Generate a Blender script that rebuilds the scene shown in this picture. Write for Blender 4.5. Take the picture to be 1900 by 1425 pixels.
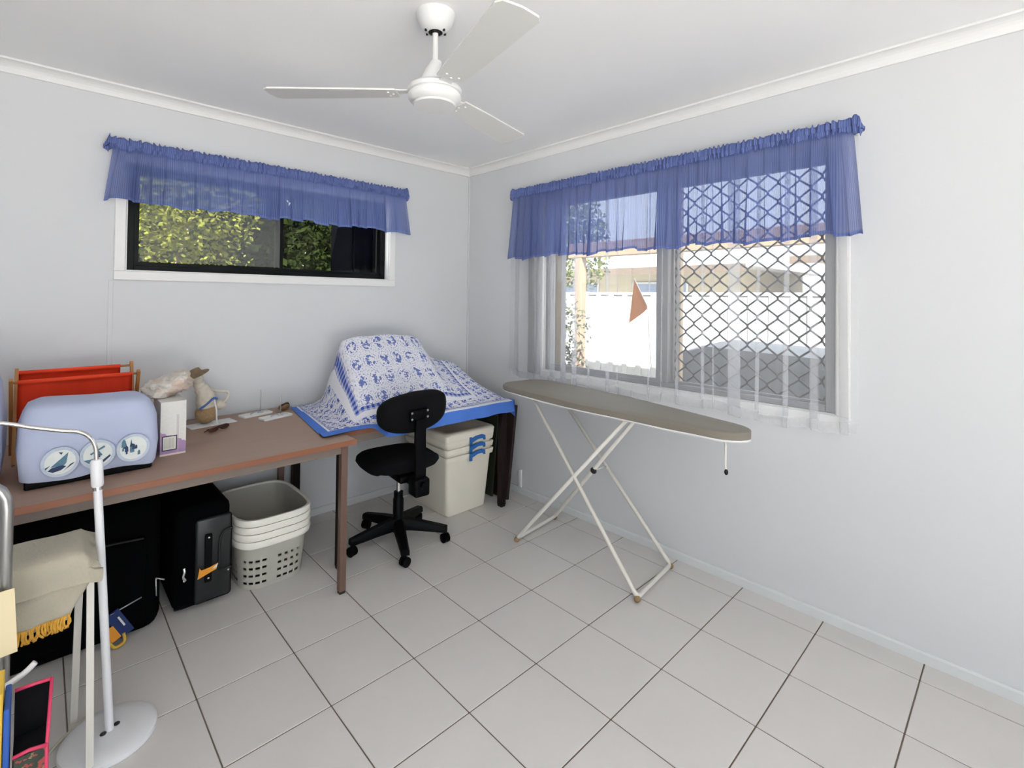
import bpy, bmesh, math, random
from mathutils import Vector, Matrix

random.seed(7)
for o in list(bpy.data.objects):
    bpy.data.objects.remove(o)
S = bpy.context.scene
COL = S.collection
PI = math.pi

# ------------------------------------------------------------------ camera
cam = bpy.data.cameras.new('camera')
cam.sensor_fit = 'HORIZONTAL'
cam.sensor_width = 36.0
cam.lens = 36.0 * 912.27 / 1900.0
cam.shift_x = (950.0 - 911.82) / 1900.0
cam.shift_y = (537.57 - 712.5) / 1900.0
cam.clip_start = 0.02
camo = bpy.data.objects.new('camera', cam)
COL.objects.link(camo)
yaw, pit, rol = 0.74217, -0.01424, 0.01192
fw = Vector((math.sin(yaw) * math.cos(pit), math.cos(yaw) * math.cos(pit), -math.sin(pit)))
rt = Vector((math.cos(yaw), -math.sin(yaw), 0))
up = rt.cross(fw)
r2 = rt * math.cos(rol) + up * math.sin(rol)
u2 = up * math.cos(rol) - rt * math.sin(rol)
camo.matrix_world = Matrix(((r2.x, u2.x, -fw.x, -2.5506), (r2.y, u2.y, -fw.y, -3.0595),
                            (r2.z, u2.z, -fw.z, 1.3972), (0, 0, 0, 1)))
S.camera = camo

# ------------------------------------------------------------------ world, sun, exposure
w = bpy.data.worlds.new('sky')
S.world = w
w.use_nodes = True
bg = w.node_tree.nodes['Background']
bg.inputs[0].default_value = (0.82, 0.90, 1.0, 1)
bg.inputs[1].default_value = 1.45
sun = bpy.data.lights.new('sun', 'SUN')
sun.energy = 22.0
sun.angle = math.radians(0.53)
sun.color = (1.0, 0.97, 0.92)
suno = bpy.data.objects.new('sun', sun)
COL.objects.link(suno)
suno.rotation_euler = Vector((0.50, 0.42, -0.90)).to_track_quat('-Z', 'Y').to_euler()
S.view_settings.view_transform = 'Standard'
S.view_settings.look = 'None'
S.view_settings.exposure = 1.15
S.view_settings.gamma = 1.0
S.view_settings.use_curve_mapping = False

# ------------------------------------------------------------------ object helpers
def link(o, parent=None):
    COL.objects.link(o)
    if parent is not None:
        o.parent = parent
    return o

def thing(name, label, cat, loc=(0, 0, 0), rz=0.0, group=None):
    o = bpy.data.objects.new(name, None)
    o.empty_display_size = 0.05
    o.location = loc
    o.rotation_euler = (0, 0, rz)
    tag(o, label, cat, group)
    return link(o)

def tag(o, label, cat, group=None):
    o['label'] = label
    o['category'] = cat
    if group:
        o['group'] = group
    return o

def obj(name, bm, mat, parent=None, smooth=False, label=None, autosmooth=None):
    me = bpy.data.meshes.new(name)
    bm.normal_update()
    bm.to_mesh(me)
    bm.free()
    if mat is not None:
        me.materials.append(mat)
    if smooth:
        for p in me.polygons:
            p.use_smooth = True
        if autosmooth:
            me.set_sharp_from_angle(angle=math.radians(autosmooth))
    o = bpy.data.objects.new(name, me)
    if label:
        o['label'] = label
    return link(o, parent)

def struct(name, bm, mat, parent=None, smooth=False):
    o = obj(name, bm, mat, parent, smooth)
    if parent is None:
        o['kind'] = 'structure'
    return o

def copy_tree(o, parent=None):
    c = o.copy()
    link(c, parent)
    for ch in [k for k in bpy.data.objects if k.parent == o]:
        copy_tree(ch, c)
    return c

# ------------------------------------------------------------------ mesh helpers
def BM():
    return bmesh.new()

def box(bm, x0, x1, y0, y1, z0, z1, M=None):
    v = [bm.verts.new((x, y, z)) for z in (z0, z1) for (x, y) in ((x0, y0), (x1, y0), (x1, y1), (x0, y1))]
    f = [(3, 2, 1, 0), (4, 5, 6, 7), (0, 1, 5, 4), (1, 2, 6, 5), (2, 3, 7, 6), (3, 0, 4, 7)]
    fs = [bm.faces.new([v[i] for i in q]) for q in f]
    if M is not None:
        for k in v:
            k.co = M @ k.co
    return fs

def bbox(x0, x1, y0, y1, z0, z1, bev=0.004, seg=2, M=None):
    bm = BM()
    box(bm, x0, x1, y0, y1, z0, z1)
    if bev > 0:
        bmesh.ops.bevel(bm, geom=bm.edges[:], offset=bev, segments=seg, profile=0.5, affect='EDGES')
    if M is not None:
        bmesh.ops.transform(bm, matrix=M, verts=bm.verts[:])
    return bm

def beam(bm, a, b, wx, wy, upv=(0, 0, 1)):
    """rectangular bar from a to b"""
    a, b = Vector(a), Vector(b)
    d = (b - a).normalized()
    upv = Vector(upv)
    if abs(d.dot(upv)) > 0.95:
        upv = Vector((0, 1, 0))
    s = d.cross(upv).normalized()
    t = s.cross(d).normalized()
    vs = []
    for p in (a, b):
        for (i, j) in ((-1, -1), (1, -1), (1, 1), (-1, 1)):
            vs.append(bm.verts.new(p + s * (i * wx / 2) + t * (j * wy / 2)))
    for q in ((3, 2, 1, 0), (4, 5, 6, 7), (0, 1, 5, 4), (1, 2, 6, 5), (2, 3, 7, 6), (3, 0, 4, 7)):
        bm.faces.new([vs[i] for i in q])

def catmull(pts, n=6, closed=False):
    P = [Vector(p) for p in pts]
    out = []
    N = len(P)
    rng = range(N if closed else N - 1)
    for i in rng:
        if closed:
            p0, p1, p2, p3 = P[(i - 1) % N], P[i], P[(i + 1) % N], P[(i + 2) % N]
        else:
            p0, p1, p2, p3 = P[max(i - 1, 0)], P[i], P[i + 1], P[min(i + 2, N - 1)]
        for k in range(n):
            t = k / n
            out.append(0.5 * ((2 * p1) + (p2 - p0) * t + (2 * p0 - 5 * p1 + 4 * p2 - p3) * t * t +
                              (3 * p1 - p0 - 3 * p2 + p3) * t ** 3))
    if not closed:
        out.append(P[-1])
    return out

def tube(bm, pts, r, seg=8, closed=False, caps=True):
    P = [Vector(p) for p in pts]
    n = len(P)
    R = r if isinstance(r, (list, tuple)) else [r] * n
    rings = []
    prev = None
    for i in range(n):
        if closed:
            d = P[(i + 1) % n] - P[(i - 1) % n]
        else:
            d = P[min(i + 1, n - 1)] - P[max(i - 1, 0)]
        d = d.normalized() if d.length > 1e-9 else Vector((0, 0, 1))
        if prev is None:
            a = Vector((0, 0, 1)) if abs(d.z) < 0.9 else Vector((1, 0, 0))
            s = d.cross(a).normalized()
        else:
            s = (prev - d * prev.dot(d)).normalized()
        prev = s
        t = d.cross(s)
        rings.append([bm.verts.new(P[i] + (s * math.cos(2 * PI * k / seg) + t * math.sin(2 * PI * k / seg)) * R[i])
                      for k in range(seg)])
    m = n if closed else n - 1
    for i in range(m):
        A, B = rings[i], rings[(i + 1) % n]
        for k in range(seg):
            bm.faces.new((A[k], A[(k + 1) % seg], B[(k + 1) % seg], B[k]))
    if caps and not closed:
        bm.faces.new(rings[0][::-1])
        bm.faces.new(rings[-1])

def lathe(bm, prof, seg=32, c=(0, 0, 0), M=None):
    """prof: (r, z) from bottom to top"""
    rings = []
    vs = []
    for (r, z) in prof:
        if r < 1e-6:
            v = bm.verts.new((c[0], c[1], c[2] + z))
            rings.append([v])
            vs.append(v)
        else:
            ring = [bm.verts.new((c[0] + r * math.cos(2 * PI * k / seg), c[1] + r * math.sin(2 * PI * k / seg), c[2] + z))
                    for k in range(seg)]
            rings.append(ring)
            vs += ring
    for A, B in zip(rings, rings[1:]):
        for k in range(seg):
            k2 = (k + 1) % seg
            if len(A) == 1 and len(B) == 1:
                continue
            if len(A) == 1:
                bm.faces.new((A[0], B[k2], B[k]))
            elif len(B) == 1:
                bm.faces.new((A[k], A[k2], B[0]))
            else:
                bm.faces.new((A[k], A[k2], B[k2], B[k]))
    if M is not None:
        for v in vs:
            v.co = M @ v.co

def prism(bm, poly, h0, h1, M=None):
    """poly in xy, extruded z h0..h1"""
    a = [bm.verts.new((p[0], p[1], h0)) for p in poly]
    b = [bm.verts.new((p[0], p[1], h1)) for p in poly]
    n = len(poly)
    bm.faces.new(a[::-1])
    bm.faces.new(b)
    for i in range(n):
        bm.faces.new((a[i], a[(i + 1) % n], b[(i + 1) % n], b[i]))
    if M is not None:
        for v in a + b:
            v.co = M @ v.co

def rrect(x0, x1, y0, y1, r, seg=5):
    pts = []
    for (cx, cy, a0) in ((x1 - r, y1 - r, 0), (x0 + r, y1 - r, 90), (x0 + r, y0 + r, 180), (x1 - r, y0 + r, 270)):
        for k in range(seg + 1):
            a = math.radians(a0 + 90.0 * k / seg)
            pts.append((cx + r * math.cos(a), cy + r * math.sin(a)))
    return pts

def loft(bm, rings, close_ends=(False, False)):
    R = [[bm.verts.new(p) for p in ring] for ring in rings]
    for A, B in zip(R, R[1:]):
        n = len(A)
        for k in range(n):
            bm.faces.new((A[k], A[(k + 1) % n], B[(k + 1) % n], B[k]))
    if close_ends[0]:
        bm.faces.new(R[0][::-1])
    if close_ends[1]:
        bm.faces.new(R[-1])
    return R

def grid(bm, nu, nv, f, uv=None):
    V = [[bm.verts.new(f(i / nu, j / nv)) for i in range(nu + 1)] for j in range(nv + 1)]
    lay = bm.loops.layers.uv.verify() if uv else None
    for j in range(nv):
        for i in range(nu):
            fa = bm.faces.new((V[j][i], V[j][i + 1], V[j + 1][i + 1], V[j + 1][i]))
            if uv:
                for lp, (a, b) in zip(fa.loops, ((i, j), (i + 1, j), (i + 1, j + 1), (i, j + 1))):
                    lp[lay].uv = uv(a / nu, b / nv)

def ell(bm, c, r, seg=16, rings=10, M=None):
    prof = [(r[0] * math.sin(PI * k / rings), -r[2] * math.cos(PI * k / rings)) for k in range(rings + 1)]
    prof[0] = (0, -r[2])
    prof[-1] = (0, r[2])
    n0 = len(bm.verts)
    lathe(bm, prof, seg)
    bm.verts.ensure_lookup_table()
    for v in bm.verts[n0:]:
        v.co = Vector((v.co.x, v.co.y * r[1] / r[0], v.co.z)) + Vector(c)
        if M is not None:
            v.co = M @ v.co

def smooth01(a, b, x):
    t = min(1, max(0, (x - a) / (b - a)))
    return t * t * (3 - 2 * t)

# ------------------------------------------------------------------ materials
class X:
    """shader math by operators"""
    nt = None
    def __init__(s, sock): s.s = sock
    @staticmethod
    def op(o, *a):
        n = X.nt.nodes.new('ShaderNodeMath'); n.operation = o
        for i, k in enumerate(a):
            if isinstance(k, X): X.nt.links.new(k.s, n.inputs[i])
            else: n.inputs[i].default_value = k
        return X(n.outputs[0])
    def __add__(s, b): return X.op('ADD', s, b)
    __radd__ = __add__
    def __sub__(s, b): return X.op('SUBTRACT', s, b)
    def __rsub__(s, b): return X.op('SUBTRACT', b, s)
    def __mul__(s, b): return X.op('MULTIPLY', s, b)
    __rmul__ = __mul__
    def __truediv__(s, b): return X.op('DIVIDE', s, b)
    def gt(s, b): return X.op('GREATER_THAN', s, b)
    def lt(s, b): return X.op('LESS_THAN', s, b)
    def abs(s): return X.op('ABSOLUTE', s)
    def fract(s): return X.op('FRACT', s)
    def floor(s): return X.op('FLOOR', s)
    def sin(s): return X.op('SINE', s)
    def sqrt(s): return X.op('SQRT', s)
    def max(s, b): return X.op('MAXIMUM', s, b)
    def min(s, b): return X.op('MINIMUM', s, b)

def nodes_of(name):
    m = bpy.data.materials.new(name)
    m.use_nodes = True
    X.nt = m.node_tree
    return m, m.node_tree, m.node_tree.nodes['Principled BSDF']

def coord(kind='Object', scale=None):
    n = X.nt.nodes.new('ShaderNodeTexCoord')
    s = n.outputs[kind]
    if scale:
        mp = X.nt.nodes.new('ShaderNodeMapping')
        mp.inputs['Scale'].default_value = scale
        X.nt.links.new(s, mp.inputs['Vector'])
        s = mp.outputs[0]
    return s

def noise(vec, scale, detail=3.0, rough=0.55):
    n = X.nt.nodes.new('ShaderNodeTexNoise')
    n.inputs['Scale'].default_value = scale
    n.inputs['Detail'].default_value = detail
    n.inputs['Roughness'].default_value = rough
    X.nt.links.new(vec, n.inputs['Vector'])
    return X(n.outputs['Fac'])

def mixc(fac, a, b):
    n = X.nt.nodes.new('ShaderNodeMix'); n.data_type = 'RGBA'
    if isinstance(fac, X): X.nt.links.new(fac.s, n.inputs[0])
    else: n.inputs[0].default_value = fac
    for k, i in ((a, 6), (b, 7)):
        if isinstance(k, tuple): n.inputs[i].default_value = (*k, 1)
        else: X.nt.links.new(k, n.inputs[i])
    return n.outputs[2]

def bump(bs, h, strength=0.2, dist=0.01):
    n = X.nt.nodes.new('ShaderNodeBump')
    n.inputs['Strength'].default_value = strength
    n.inputs['Distance'].default_value = dist
    X.nt.links.new(h.s, n.inputs['Height'])
    X.nt.links.new(n.outputs[0], bs.inputs['Normal'])

def simple(name, col, rough=0.5, metal=0.0, var=0.06, scale=8.0, bmp=0.0, bscale=60.0, stretch=None, spec=None):
    m, nt, bs = nodes_of(name)
    v = coord('Object', stretch)
    n = noise(v, scale)
    a = tuple(c * (1 - var) for c in col)
    b = tuple(min(1, c * (1 + var)) for c in col)
    nt.links.new(mixc(n, a, b), bs.inputs['Base Color'])
    bs.inputs['Roughness'].default_value = rough
    bs.inputs['Metallic'].default_value = metal
    if spec is not None:
        bs.inputs['Specular IOR Level'].default_value = spec
    if bmp > 0:
        bump(bs, noise(v, bscale, 2.0), bmp, 0.004)
    return m

M = {}
M['wall'] = simple('wall_paint', (0.675, 0.685, 0.700), 0.7, var=0.012, scale=2.0, bmp=0.03, bscale=200)
M['ceiling'] = simple('ceiling_paint', (0.95, 0.95, 0.95), 0.8, var=0.01, scale=2.0)
M['trim'] = simple('trim_paint', (0.82, 0.82, 0.81), 0.45, var=0.01)
M['skirting'] = simple('skirting_paint', (0.70, 0.72, 0.72), 0.45, var=0.02)
M['grout'] = simple('grout', (0.17, 0.13, 0.10), 0.9, var=0.2, scale=30)
M['white_plastic'] = simple('white_plastic', (0.80, 0.80, 0.79), 0.35, var=0.015)
M['fan_blade'] = simple('fan_blade_enamel', (0.74, 0.74, 0.71), 0.45, var=0.02)
M['chrome'] = simple('chrome', (0.75, 0.74, 0.72), 0.18, 1.0, var=0.03)
M['alu'] = simple('grey_aluminium', (0.30, 0.30, 0.31), 0.45, 0.3, var=0.03)
M['grille'] = simple('grille_grey', (0.055, 0.052, 0.05), 0.5, 0.2, var=0.05)
M['black_alu'] = simple('black_aluminium', (0.003, 0.0035, 0.004), 0.4, 0.0, var=0.1, spec=0.15)
M['grey_reveal'] = simple('grey_reveal', (0.36, 0.36, 0.36), 0.5, var=0.04)
M['tan_timber'] = simple('tan_timber', (0.55, 0.42, 0.29), 0.6, var=0.15, scale=20, stretch=(1, 1, 0.1))
M['laminate'] = simple('brown_laminate', (0.345, 0.23, 0.172), 0.5, var=0.08, scale=14, stretch=(0.15, 1, 1))
M['edge'] = simple('orange_brown_edging', (0.255, 0.098, 0.05), 0.45, var=0.12, scale=14, stretch=(0.15, 1, 1))
M['apron'] = simple('brown_steel_rail', (0.20, 0.155, 0.128), 0.5, var=0.05)
M['leg_brown'] = simple('brown_steel_leg', (0.145, 0.085, 0.062), 0.45, var=0.06)
M['leg_dark'] = simple('dark_brown_leg', (0.010, 0.0045, 0.0035), 0.45, var=0.1, spec=0.2)
M['black_fabric'] = simple('black_fabric', (0.003, 0.003, 0.0035), 0.95, var=0.15, scale=60, bmp=0.2, bscale=300, spec=0.2)
M['black_plastic'] = simple('black_plastic', (0.0025, 0.0025, 0.003), 0.45, var=0.1, spec=0.09)
M['suit_gloss'] = simple('suitcase_panel', (0.014, 0.015, 0.016), 0.32, var=0.1, spec=0.5)
M['suit_fabric'] = simple('suitcase_fabric', (0.0018, 0.0018, 0.0022), 0.95, var=0.2, scale=80, spec=0.05)
M['cream_plastic'] = simple('cream_plastic', (0.85, 0.80, 0.68), 0.4, var=0.02)
M['basket_plastic'] = simple('basket_plastic', (0.90, 0.875, 0.78), 0.4, var=0.02)
M['blue_plastic'] = simple('blue_plastic', (0.02, 0.14, 0.45), 0.4, var=0.04)
M['board_cover'] = simple('board_cover_cloth', (0.230, 0.203, 0.168), 0.75, var=0.05, scale=10, bmp=0.1, bscale=400)
M['enamel_white'] = simple('cream_enamel_tube', (0.76, 0.73, 0.66), 0.35, var=0.02)
M['rubber_tan'] = simple('tan_rubber', (0.30, 0.20, 0.10), 0.7, var=0.1)
M['black_rubber'] = simple('black_rubber', (0.01, 0.01, 0.01), 0.7, var=0.1)
M['blue_quilt'] = simple('pale_blue_cotton', (0.46, 0.51, 0.68), 0.85, var=0.05, scale=9, bmp=0.25, bscale=25)
M['print_white'] = simple('print_white', (0.72, 0.76, 0.74), 0.85, var=0.06, scale=40)
M['print_teal'] = simple('print_teal', (0.10, 0.20, 0.28), 0.85, var=0.4, scale=120)
M['print_navy'] = simple('print_navy', (0.03, 0.05, 0.12), 0.85, var=0.4, scale=120)
M['print_ring'] = simple('print_ring', (0.50, 0.57, 0.68), 0.85, var=0.15, scale=90)
M['red_cloth'] = simple('red_canvas', (0.88, 0.060, 0.014), 0.8, var=0.08, scale=12, bmp=0.1, bscale=300)
M['wood_honey'] = simple('honey_wood', (0.45, 0.20, 0.06), 0.45, var=0.2, scale=20)
M['white_enamel'] = simple('white_enamel', (0.80, 0.80, 0.82), 0.3, var=0.01)
M['cream_towel'] = simple('cream_towel', (0.82, 0.76, 0.62), 0.95, var=0.08, scale=18, bmp=0.35, bscale=150)
M['mustard'] = simple('mustard_fringe', (0.75, 0.40, 0.06), 0.9, var=0.25, scale=60)
M['card'] = simple('manila_card', (0.78, 0.66, 0.42), 0.8, var=0.03)
M['grey_metal'] = simple('dull_grey_metal', (0.42, 0.42, 0.41), 0.3, 0.9, var=0.08)
M['pink'] = simple('pink_trim', (0.72, 0.05, 0.13), 0.5, var=0.05)
M['yellow'] = simple('yellow_plastic', (0.78, 0.50, 0.06), 0.5, var=0.2, scale=12)
M['royal'] = simple('royal_blue', (0.02, 0.10, 0.42), 0.5, var=0.1)
M['orange_tag'] = simple('orange_tag', (0.85, 0.34, 0.03), 0.6, var=0.08)
M['navy'] = simple('navy_nylon', (0.01, 0.03, 0.14), 0.6, var=0.1)
M['paper'] = simple('white_paper', (0.80, 0.80, 0.80), 0.8, var=0.03)
M['wicker'] = simple('wicker', (0.40, 0.27, 0.14), 0.8, var=0.4, scale=90, bmp=0.8, bscale=120)
M['straw'] = simple('straw_cloth', (0.62, 0.57, 0.47), 0.85, var=0.25, scale=45, bmp=0.3, bscale=120)
M['brown_hat'] = simple('brown_felt', (0.20, 0.14, 0.08), 0.85, var=0.4, scale=40)
M['ribbon'] = simple('blue_ribbon', (0.06, 0.13, 0.36), 0.5, var=0.2, scale=30)
M['tortoise'] = simple('tortoiseshell', (0.055, 0.018, 0.012), 0.25, var=0.5, scale=60)
M['silver'] = simple('silver_wire', (0.55, 0.55, 0.56), 0.3, 0.8, var=0.05)
M['gold_brown'] = simple('gold_brown_leather', (0.22, 0.12, 0.05), 0.5, var=0.4, scale=60)
M['board_brown'] = simple('dark_brown_board', (0.022, 0.010, 0.008), 0.6, var=0.15)
M['board_green'] = simple('dark_green_board', (0.020, 0.030, 0.012), 0.6, var=0.15)
M['cable'] = simple('cream_cable', (0.60, 0.55, 0.46), 0.5, var=0.05)

# tiles
m, nt, bs = nodes_of('cream_floor_tile')
geo = nt.nodes.new('ShaderNodeNewGeometry')
oi = nt.nodes.new('ShaderNodeObjectInfo')
n1 = noise(geo.outputs['Position'], 5.0, 5.0, 0.65)
n2 = noise(geo.outputs['Position'], 60.0, 3.0)
f = n1 * 0.6 + n2 * 0.2 + X(oi.outputs['Random']) * 0.22
nt.links.new(mixc(f, (0.65, 0.622, 0.598), (0.735, 0.71, 0.685)), bs.inputs['Base Color'])
bs.inputs['Roughness'].default_value = 0.34
bs.inputs['Specular IOR Level'].default_value = 0.35
bump(bs, n2, 0.05, 0.002)
M['tile'] = m

# glass pane
def glass(name, tint, gloss=0.05):
    m, nt, bs = nodes_of(name)
    nt.nodes.remove(bs)
    tr = nt.nodes.new('ShaderNodeBsdfTransparent'); tr.inputs[0].default_value = (*tint, 1)
    gl = nt.nodes.new('ShaderNodeBsdfGlossy'); gl.inputs['Roughness'].default_value = 0.03
    mx = nt.nodes.new('ShaderNodeMixShader'); mx.inputs[0].default_value = gloss
    nt.links.new(tr.outputs[0], mx.inputs[1]); nt.links.new(gl.outputs[0], mx.inputs[2])
    nt.links.new(mx.outputs[0], nt.nodes['Material Output'].inputs[0])
    return m
M['glass_dim'] = glass('window_glass_shade', (0.95, 0.96, 0.95), 0.012)
M['glass'] = glass('window_glass', (0.96, 0.97, 0.97), 0.04)

def sheer(name, col, alpha_expr, transl=0.5):
    """woven see-through cloth: part open weave, part thread"""
    m, nt, bs = nodes_of(name)
    nt.nodes.remove(bs)
    X.nt = nt
    alpha, c = alpha_expr()
    tr = nt.nodes.new('ShaderNodeBsdfTransparent')
    di = nt.nodes.new('ShaderNodeBsdfDiffuse')
    tl = nt.nodes.new('ShaderNodeBsdfTranslucent')
    for nn in (di, tl):
        if c is None: nn.inputs[0].default_value = (*col, 1)
        else: nt.links.new(c, nn.inputs[0])
    m1 = nt.nodes.new('ShaderNodeMixShader'); m1.inputs[0].default_value = transl
    nt.links.new(di.outputs[0], m1.inputs[1]); nt.links.new(tl.outputs[0], m1.inputs[2])
    m2 = nt.nodes.new('ShaderNodeMixShader')
    if isinstance(alpha, X): nt.links.new(alpha.s, m2.inputs[0])
    else: m2.inputs[0].default_value = alpha
    nt.links.new(tr.outputs[0], m2.inputs[1]); nt.links.new(m1.outputs[0], m2.inputs[2])
    nt.links.new(m2.outputs[0], nt.nodes['Material Output'].inputs[0])
    return m

def _lace():
    uv = nt_uv()
    v = uv[1]
    hem = v.lt(0.035)
    n = noise(coord('UV', (60, 20, 1)), 3.0, 2.0)
    a = 0.13 + n * 0.10 + hem * 0.20
    return a, None
def nt_uv():
    s = X.nt.nodes.new('ShaderNodeSeparateXYZ')
    X.nt.links.new(coord('UV'), s.inputs[0])
    return X(s.outputs[0]), X(s.outputs[1])
M['lace'] = sheer('white_sheer', (0.88, 0.88, 0.90), _lace, 0.45)

def _gingham(alpha_base):
    def fn():
        u, v = nt_uv()          # u metres along the cloth, v metres up
        st = ((u * 110.0).fract()).gt(0.5)
        hem = v.lt(0.014)
        n = noise(coord('UV', (3, 1, 1)), 6.0, 2.0)
        c = mixc(st * 0.55 + n * 0.3, (0.10, 0.14, 0.37), (0.22, 0.28, 0.55))
        return (alpha_base + st * 0.06 + hem * 0.3).min(1.0), c
    return fn
M['gingham'] = sheer('blue_gingham_voile', (0.15, 0.2, 0.5), _gingham(0.77), 0.42)
M['gingham_header'] = sheer('blue_gingham_gathered', (0.15, 0.2, 0.5), _gingham(0.97), 0.15)

# printed tablecloth (u 0..1 along, v 0..1 front to back, in metres scaled)
m, nt, bs = nodes_of('delft_print_cloth')
u, v = nt_uv()
W_, H_ = 1.34, 0.98
um, vm = u * W_, v * H_
d_edge = ((um * 1.7).min((W_ - um) * 6.0)).min(vm)
blue_band = d_edge.lt(0.085)
# inner frame line
fx, fy = (um - 0.36).abs(), None
def band(x, lo, hi): return x.gt(lo) * x.lt(hi)
frame_in = band(um, 0.275, 1.065) * vm.gt(0.268)
frame_out = band(um, 0.243, 1.097) * vm.gt(0.238)
frame_line = frame_out - frame_in
outer_line_out = band(um, 0.062, W_ - 0.02) * vm.gt(0.10)
outer_line_in = band(um, 0.080, W_ - 0.032) * vm.gt(0.118)
white_gap = band(um, 0.215, 1.12) * vm.gt(0.205)
pv = coord('UV', (W_, H_, 1))
na = noise(pv, 34.0, 3.0, 0.6)
nb = noise(pv, 110.0, 2.0, 0.6)
cx_ = ((um - 0.29) / 0.100).fract() - 0.5
cy_ = ((vm - 0.245) / 0.105).fract() - 0.5
rad = (cx_ * cx_ + cy_ * cy_).sqrt()
motif = rad.lt(0.34) * (na * 0.65 + nb * 0.35).gt(0.505) * frame_in
ring = band(rad, 0.41, 0.45) * nb.gt(0.5) * frame_in
light = (1.0 - rad.lt(0.40)) * nb.gt(0.56) * frame_in * 0.35
bx_ = ((um + vm * 0.4) / 0.065).fract() - 0.5
by_ = ((vm - um * 0.3) / 0.065).fract() - 0.5
brad = (bx_ * bx_ + by_ * by_).sqrt()
border_zone = outer_line_in - white_gap
bmot = border_zone * brad.lt(0.40) * (na * 0.5 + nb * 0.5).gt(0.50) * 0.9
blit = border_zone * nb.gt(0.54) * 0.45
dash = ((um * 30.0).fract().gt(0.5) + (vm * 30.0).fract().gt(0.5)) * 0.35 + 0.3
ink = (motif * 0.85 + ring * 0.5 + light + bmot + blit + frame_line * dash + (outer_line_out - outer_line_in) * nb.gt(0.47) * 0.8).min(1.0)
c1 = mixc(ink, (0.76, 0.76, 0.80), (0.035, 0.085, 0.40))
c2 = mixc(blue_band, c1, (0.085, 0.21, 0.66))
nt.links.new(c2, bs.inputs['Base Color'])
bs.inputs['Roughness'].default_value = 0.85
bs.inputs['Specular IOR Level'].default_value = 0.2
M['delft'] = m

# printed box: cream above, purple below with diagonal edge, grey carton print
m, nt, bs = nodes_of('purple_carton_print')
u, v = nt_uv()
n = noise(coord('UV', (1, 1, 1)), 9.0, 2.0)
pur = v.lt(0.40 - u * 0.22 + n * 0.1)
tower = band(u, 0.62, 0.72) * v.lt(0.75)
base = mixc(noise(coord('UV', (1, 6, 1)), 6.0, 2.0), (0.62, 0.62, 0.58), (0.76, 0.75, 0.71))
c = mixc(pur, base, (0.40, 0.25, 0.45))
c = mixc(tower * 0.5, c, (0.45, 0.38, 0.42))
c = mixc(v.lt(0.035), c, (0.75, 0.66, 0.62))
nt.links.new(c, bs.inputs['Base Color'])
bs.inputs['Roughness'].default_value = 0.5
M['carton'] = m
m, nt, bs = nodes_of('barcode_print')
u, v = nt_uv()
bars = (noise(coord('UV', (60, 0.01, 1)), 1.0, 0.0).gt(0.52)) * band(u, 0.14, 0.86) * band(v, 0.16, 0.84)
edge_ = 1.0 - band(u, 0.08, 0.92) * band(v, 0.07, 0.93)
c = mixc(bars * 0.6, (0.66, 0.66, 0.58), (0.06, 0.06, 0.06))
c = mixc(edge_, c, (0.03, 0.03, 0.06))
nt.links.new(c, bs.inputs['Base Color'])
M['barcode'] = m

m, nt, bs = nodes_of('crumpled_bag_print')
v_ = coord('Object')
n = noise(v_, 30.0, 4.0, 0.7)
n2 = noise(v_, 9.0, 2.0)
c = mixc(n2.gt(0.52) * 0.6, (0.66, 0.61, 0.55), (0.62, 0.44, 0.33))
c = mixc(n.gt(0.60) * 0.5, c, (0.36, 0.32, 0.36))
nt.links.new(c, bs.inputs['Base Color'])
bs.inputs['Roughness'].default_value = 0.5
bump(bs, n, 0.5, 0.01)
M['bag'] = m

m, nt, bs = nodes_of('dark_floral')
v_ = coord('Object')
n = noise(v_, 28.0, 3.0)
n2 = noise(v_, 40.0, 3.0)
c = mixc(n.gt(0.53), (0.03, 0.045, 0.03), (0.33, 0.06, 0.05))
c = mixc(n2.gt(0.6) * 0.7, c, (0.35, 0.26, 0.13))
nt.links.new(c, bs.inputs['Base Color'])
M['floral'] = m

# leaves
def leafmat(name, a, b, tl=0.4):
    m, nt, bs = nodes_of(name)
    nt.nodes.remove(bs)
    geo = nt.nodes.new('ShaderNodeNewGeometry')
    n = noise(geo.outputs['Position'], 26.0, 3.0, 0.9)
    c = mixc(n, a, b)
    di = nt.nodes.new('ShaderNodeBsdfDiffuse'); t = nt.nodes.new('ShaderNodeBsdfTranslucent')
    nt.links.new(c, di.inputs[0]); nt.links.new(c, t.inputs[0])
    mx = nt.nodes.new('ShaderNodeMixShader'); mx.inputs[0].default_value = tl
    nt.links.new(di.outputs[0], mx.inputs[1]); nt.links.new(t.outputs[0], mx.inputs[2])
    nt.links.new(mx.outputs[0], nt.nodes['Material Output'].inputs[0])
    return m
M['leaf'] = leafmat('fresh_leaves', (0.0, 0.012, 0.0), (0.30, 0.31, 0.06))  # near-black to yellow-green mottling paints in sun flecks and dark gaps
M['leaf_dark'] = leafmat('dark_leaves', (0.0005, 0.002, 0.0005), (0.016, 0.022, 0.006), 0.2)  # deep garden shade put into the leaf colour
M['leaf_pale'] = leafmat('pale_leaves', (0.012, 0.016, 0.008), (0.10, 0.11, 0.07), 0.3)
M['leaf_yard'] = leafmat('yard_tree_leaves', (0.012, 0.022, 0.006), (0.13, 0.15, 0.03), 0.25)
M['bark'] = simple('bark', (0.10, 0.075, 0.055), 0.9, var=0.3, scale=20, bmp=0.6)
M['fence'] = simple('white_fence_steel', (0.30, 0.30, 0.295), 0.6, var=0.02)
M['paving'] = simple('concrete_paving', (0.55, 0.535, 0.515), 0.85, var=0.12, scale=6, bmp=0.2)
M['tarp'] = simple('grey_tarpaulin', (0.20, 0.205, 0.215), 0.55, var=0.12, scale=7, bmp=0.3, bscale=18)
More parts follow.
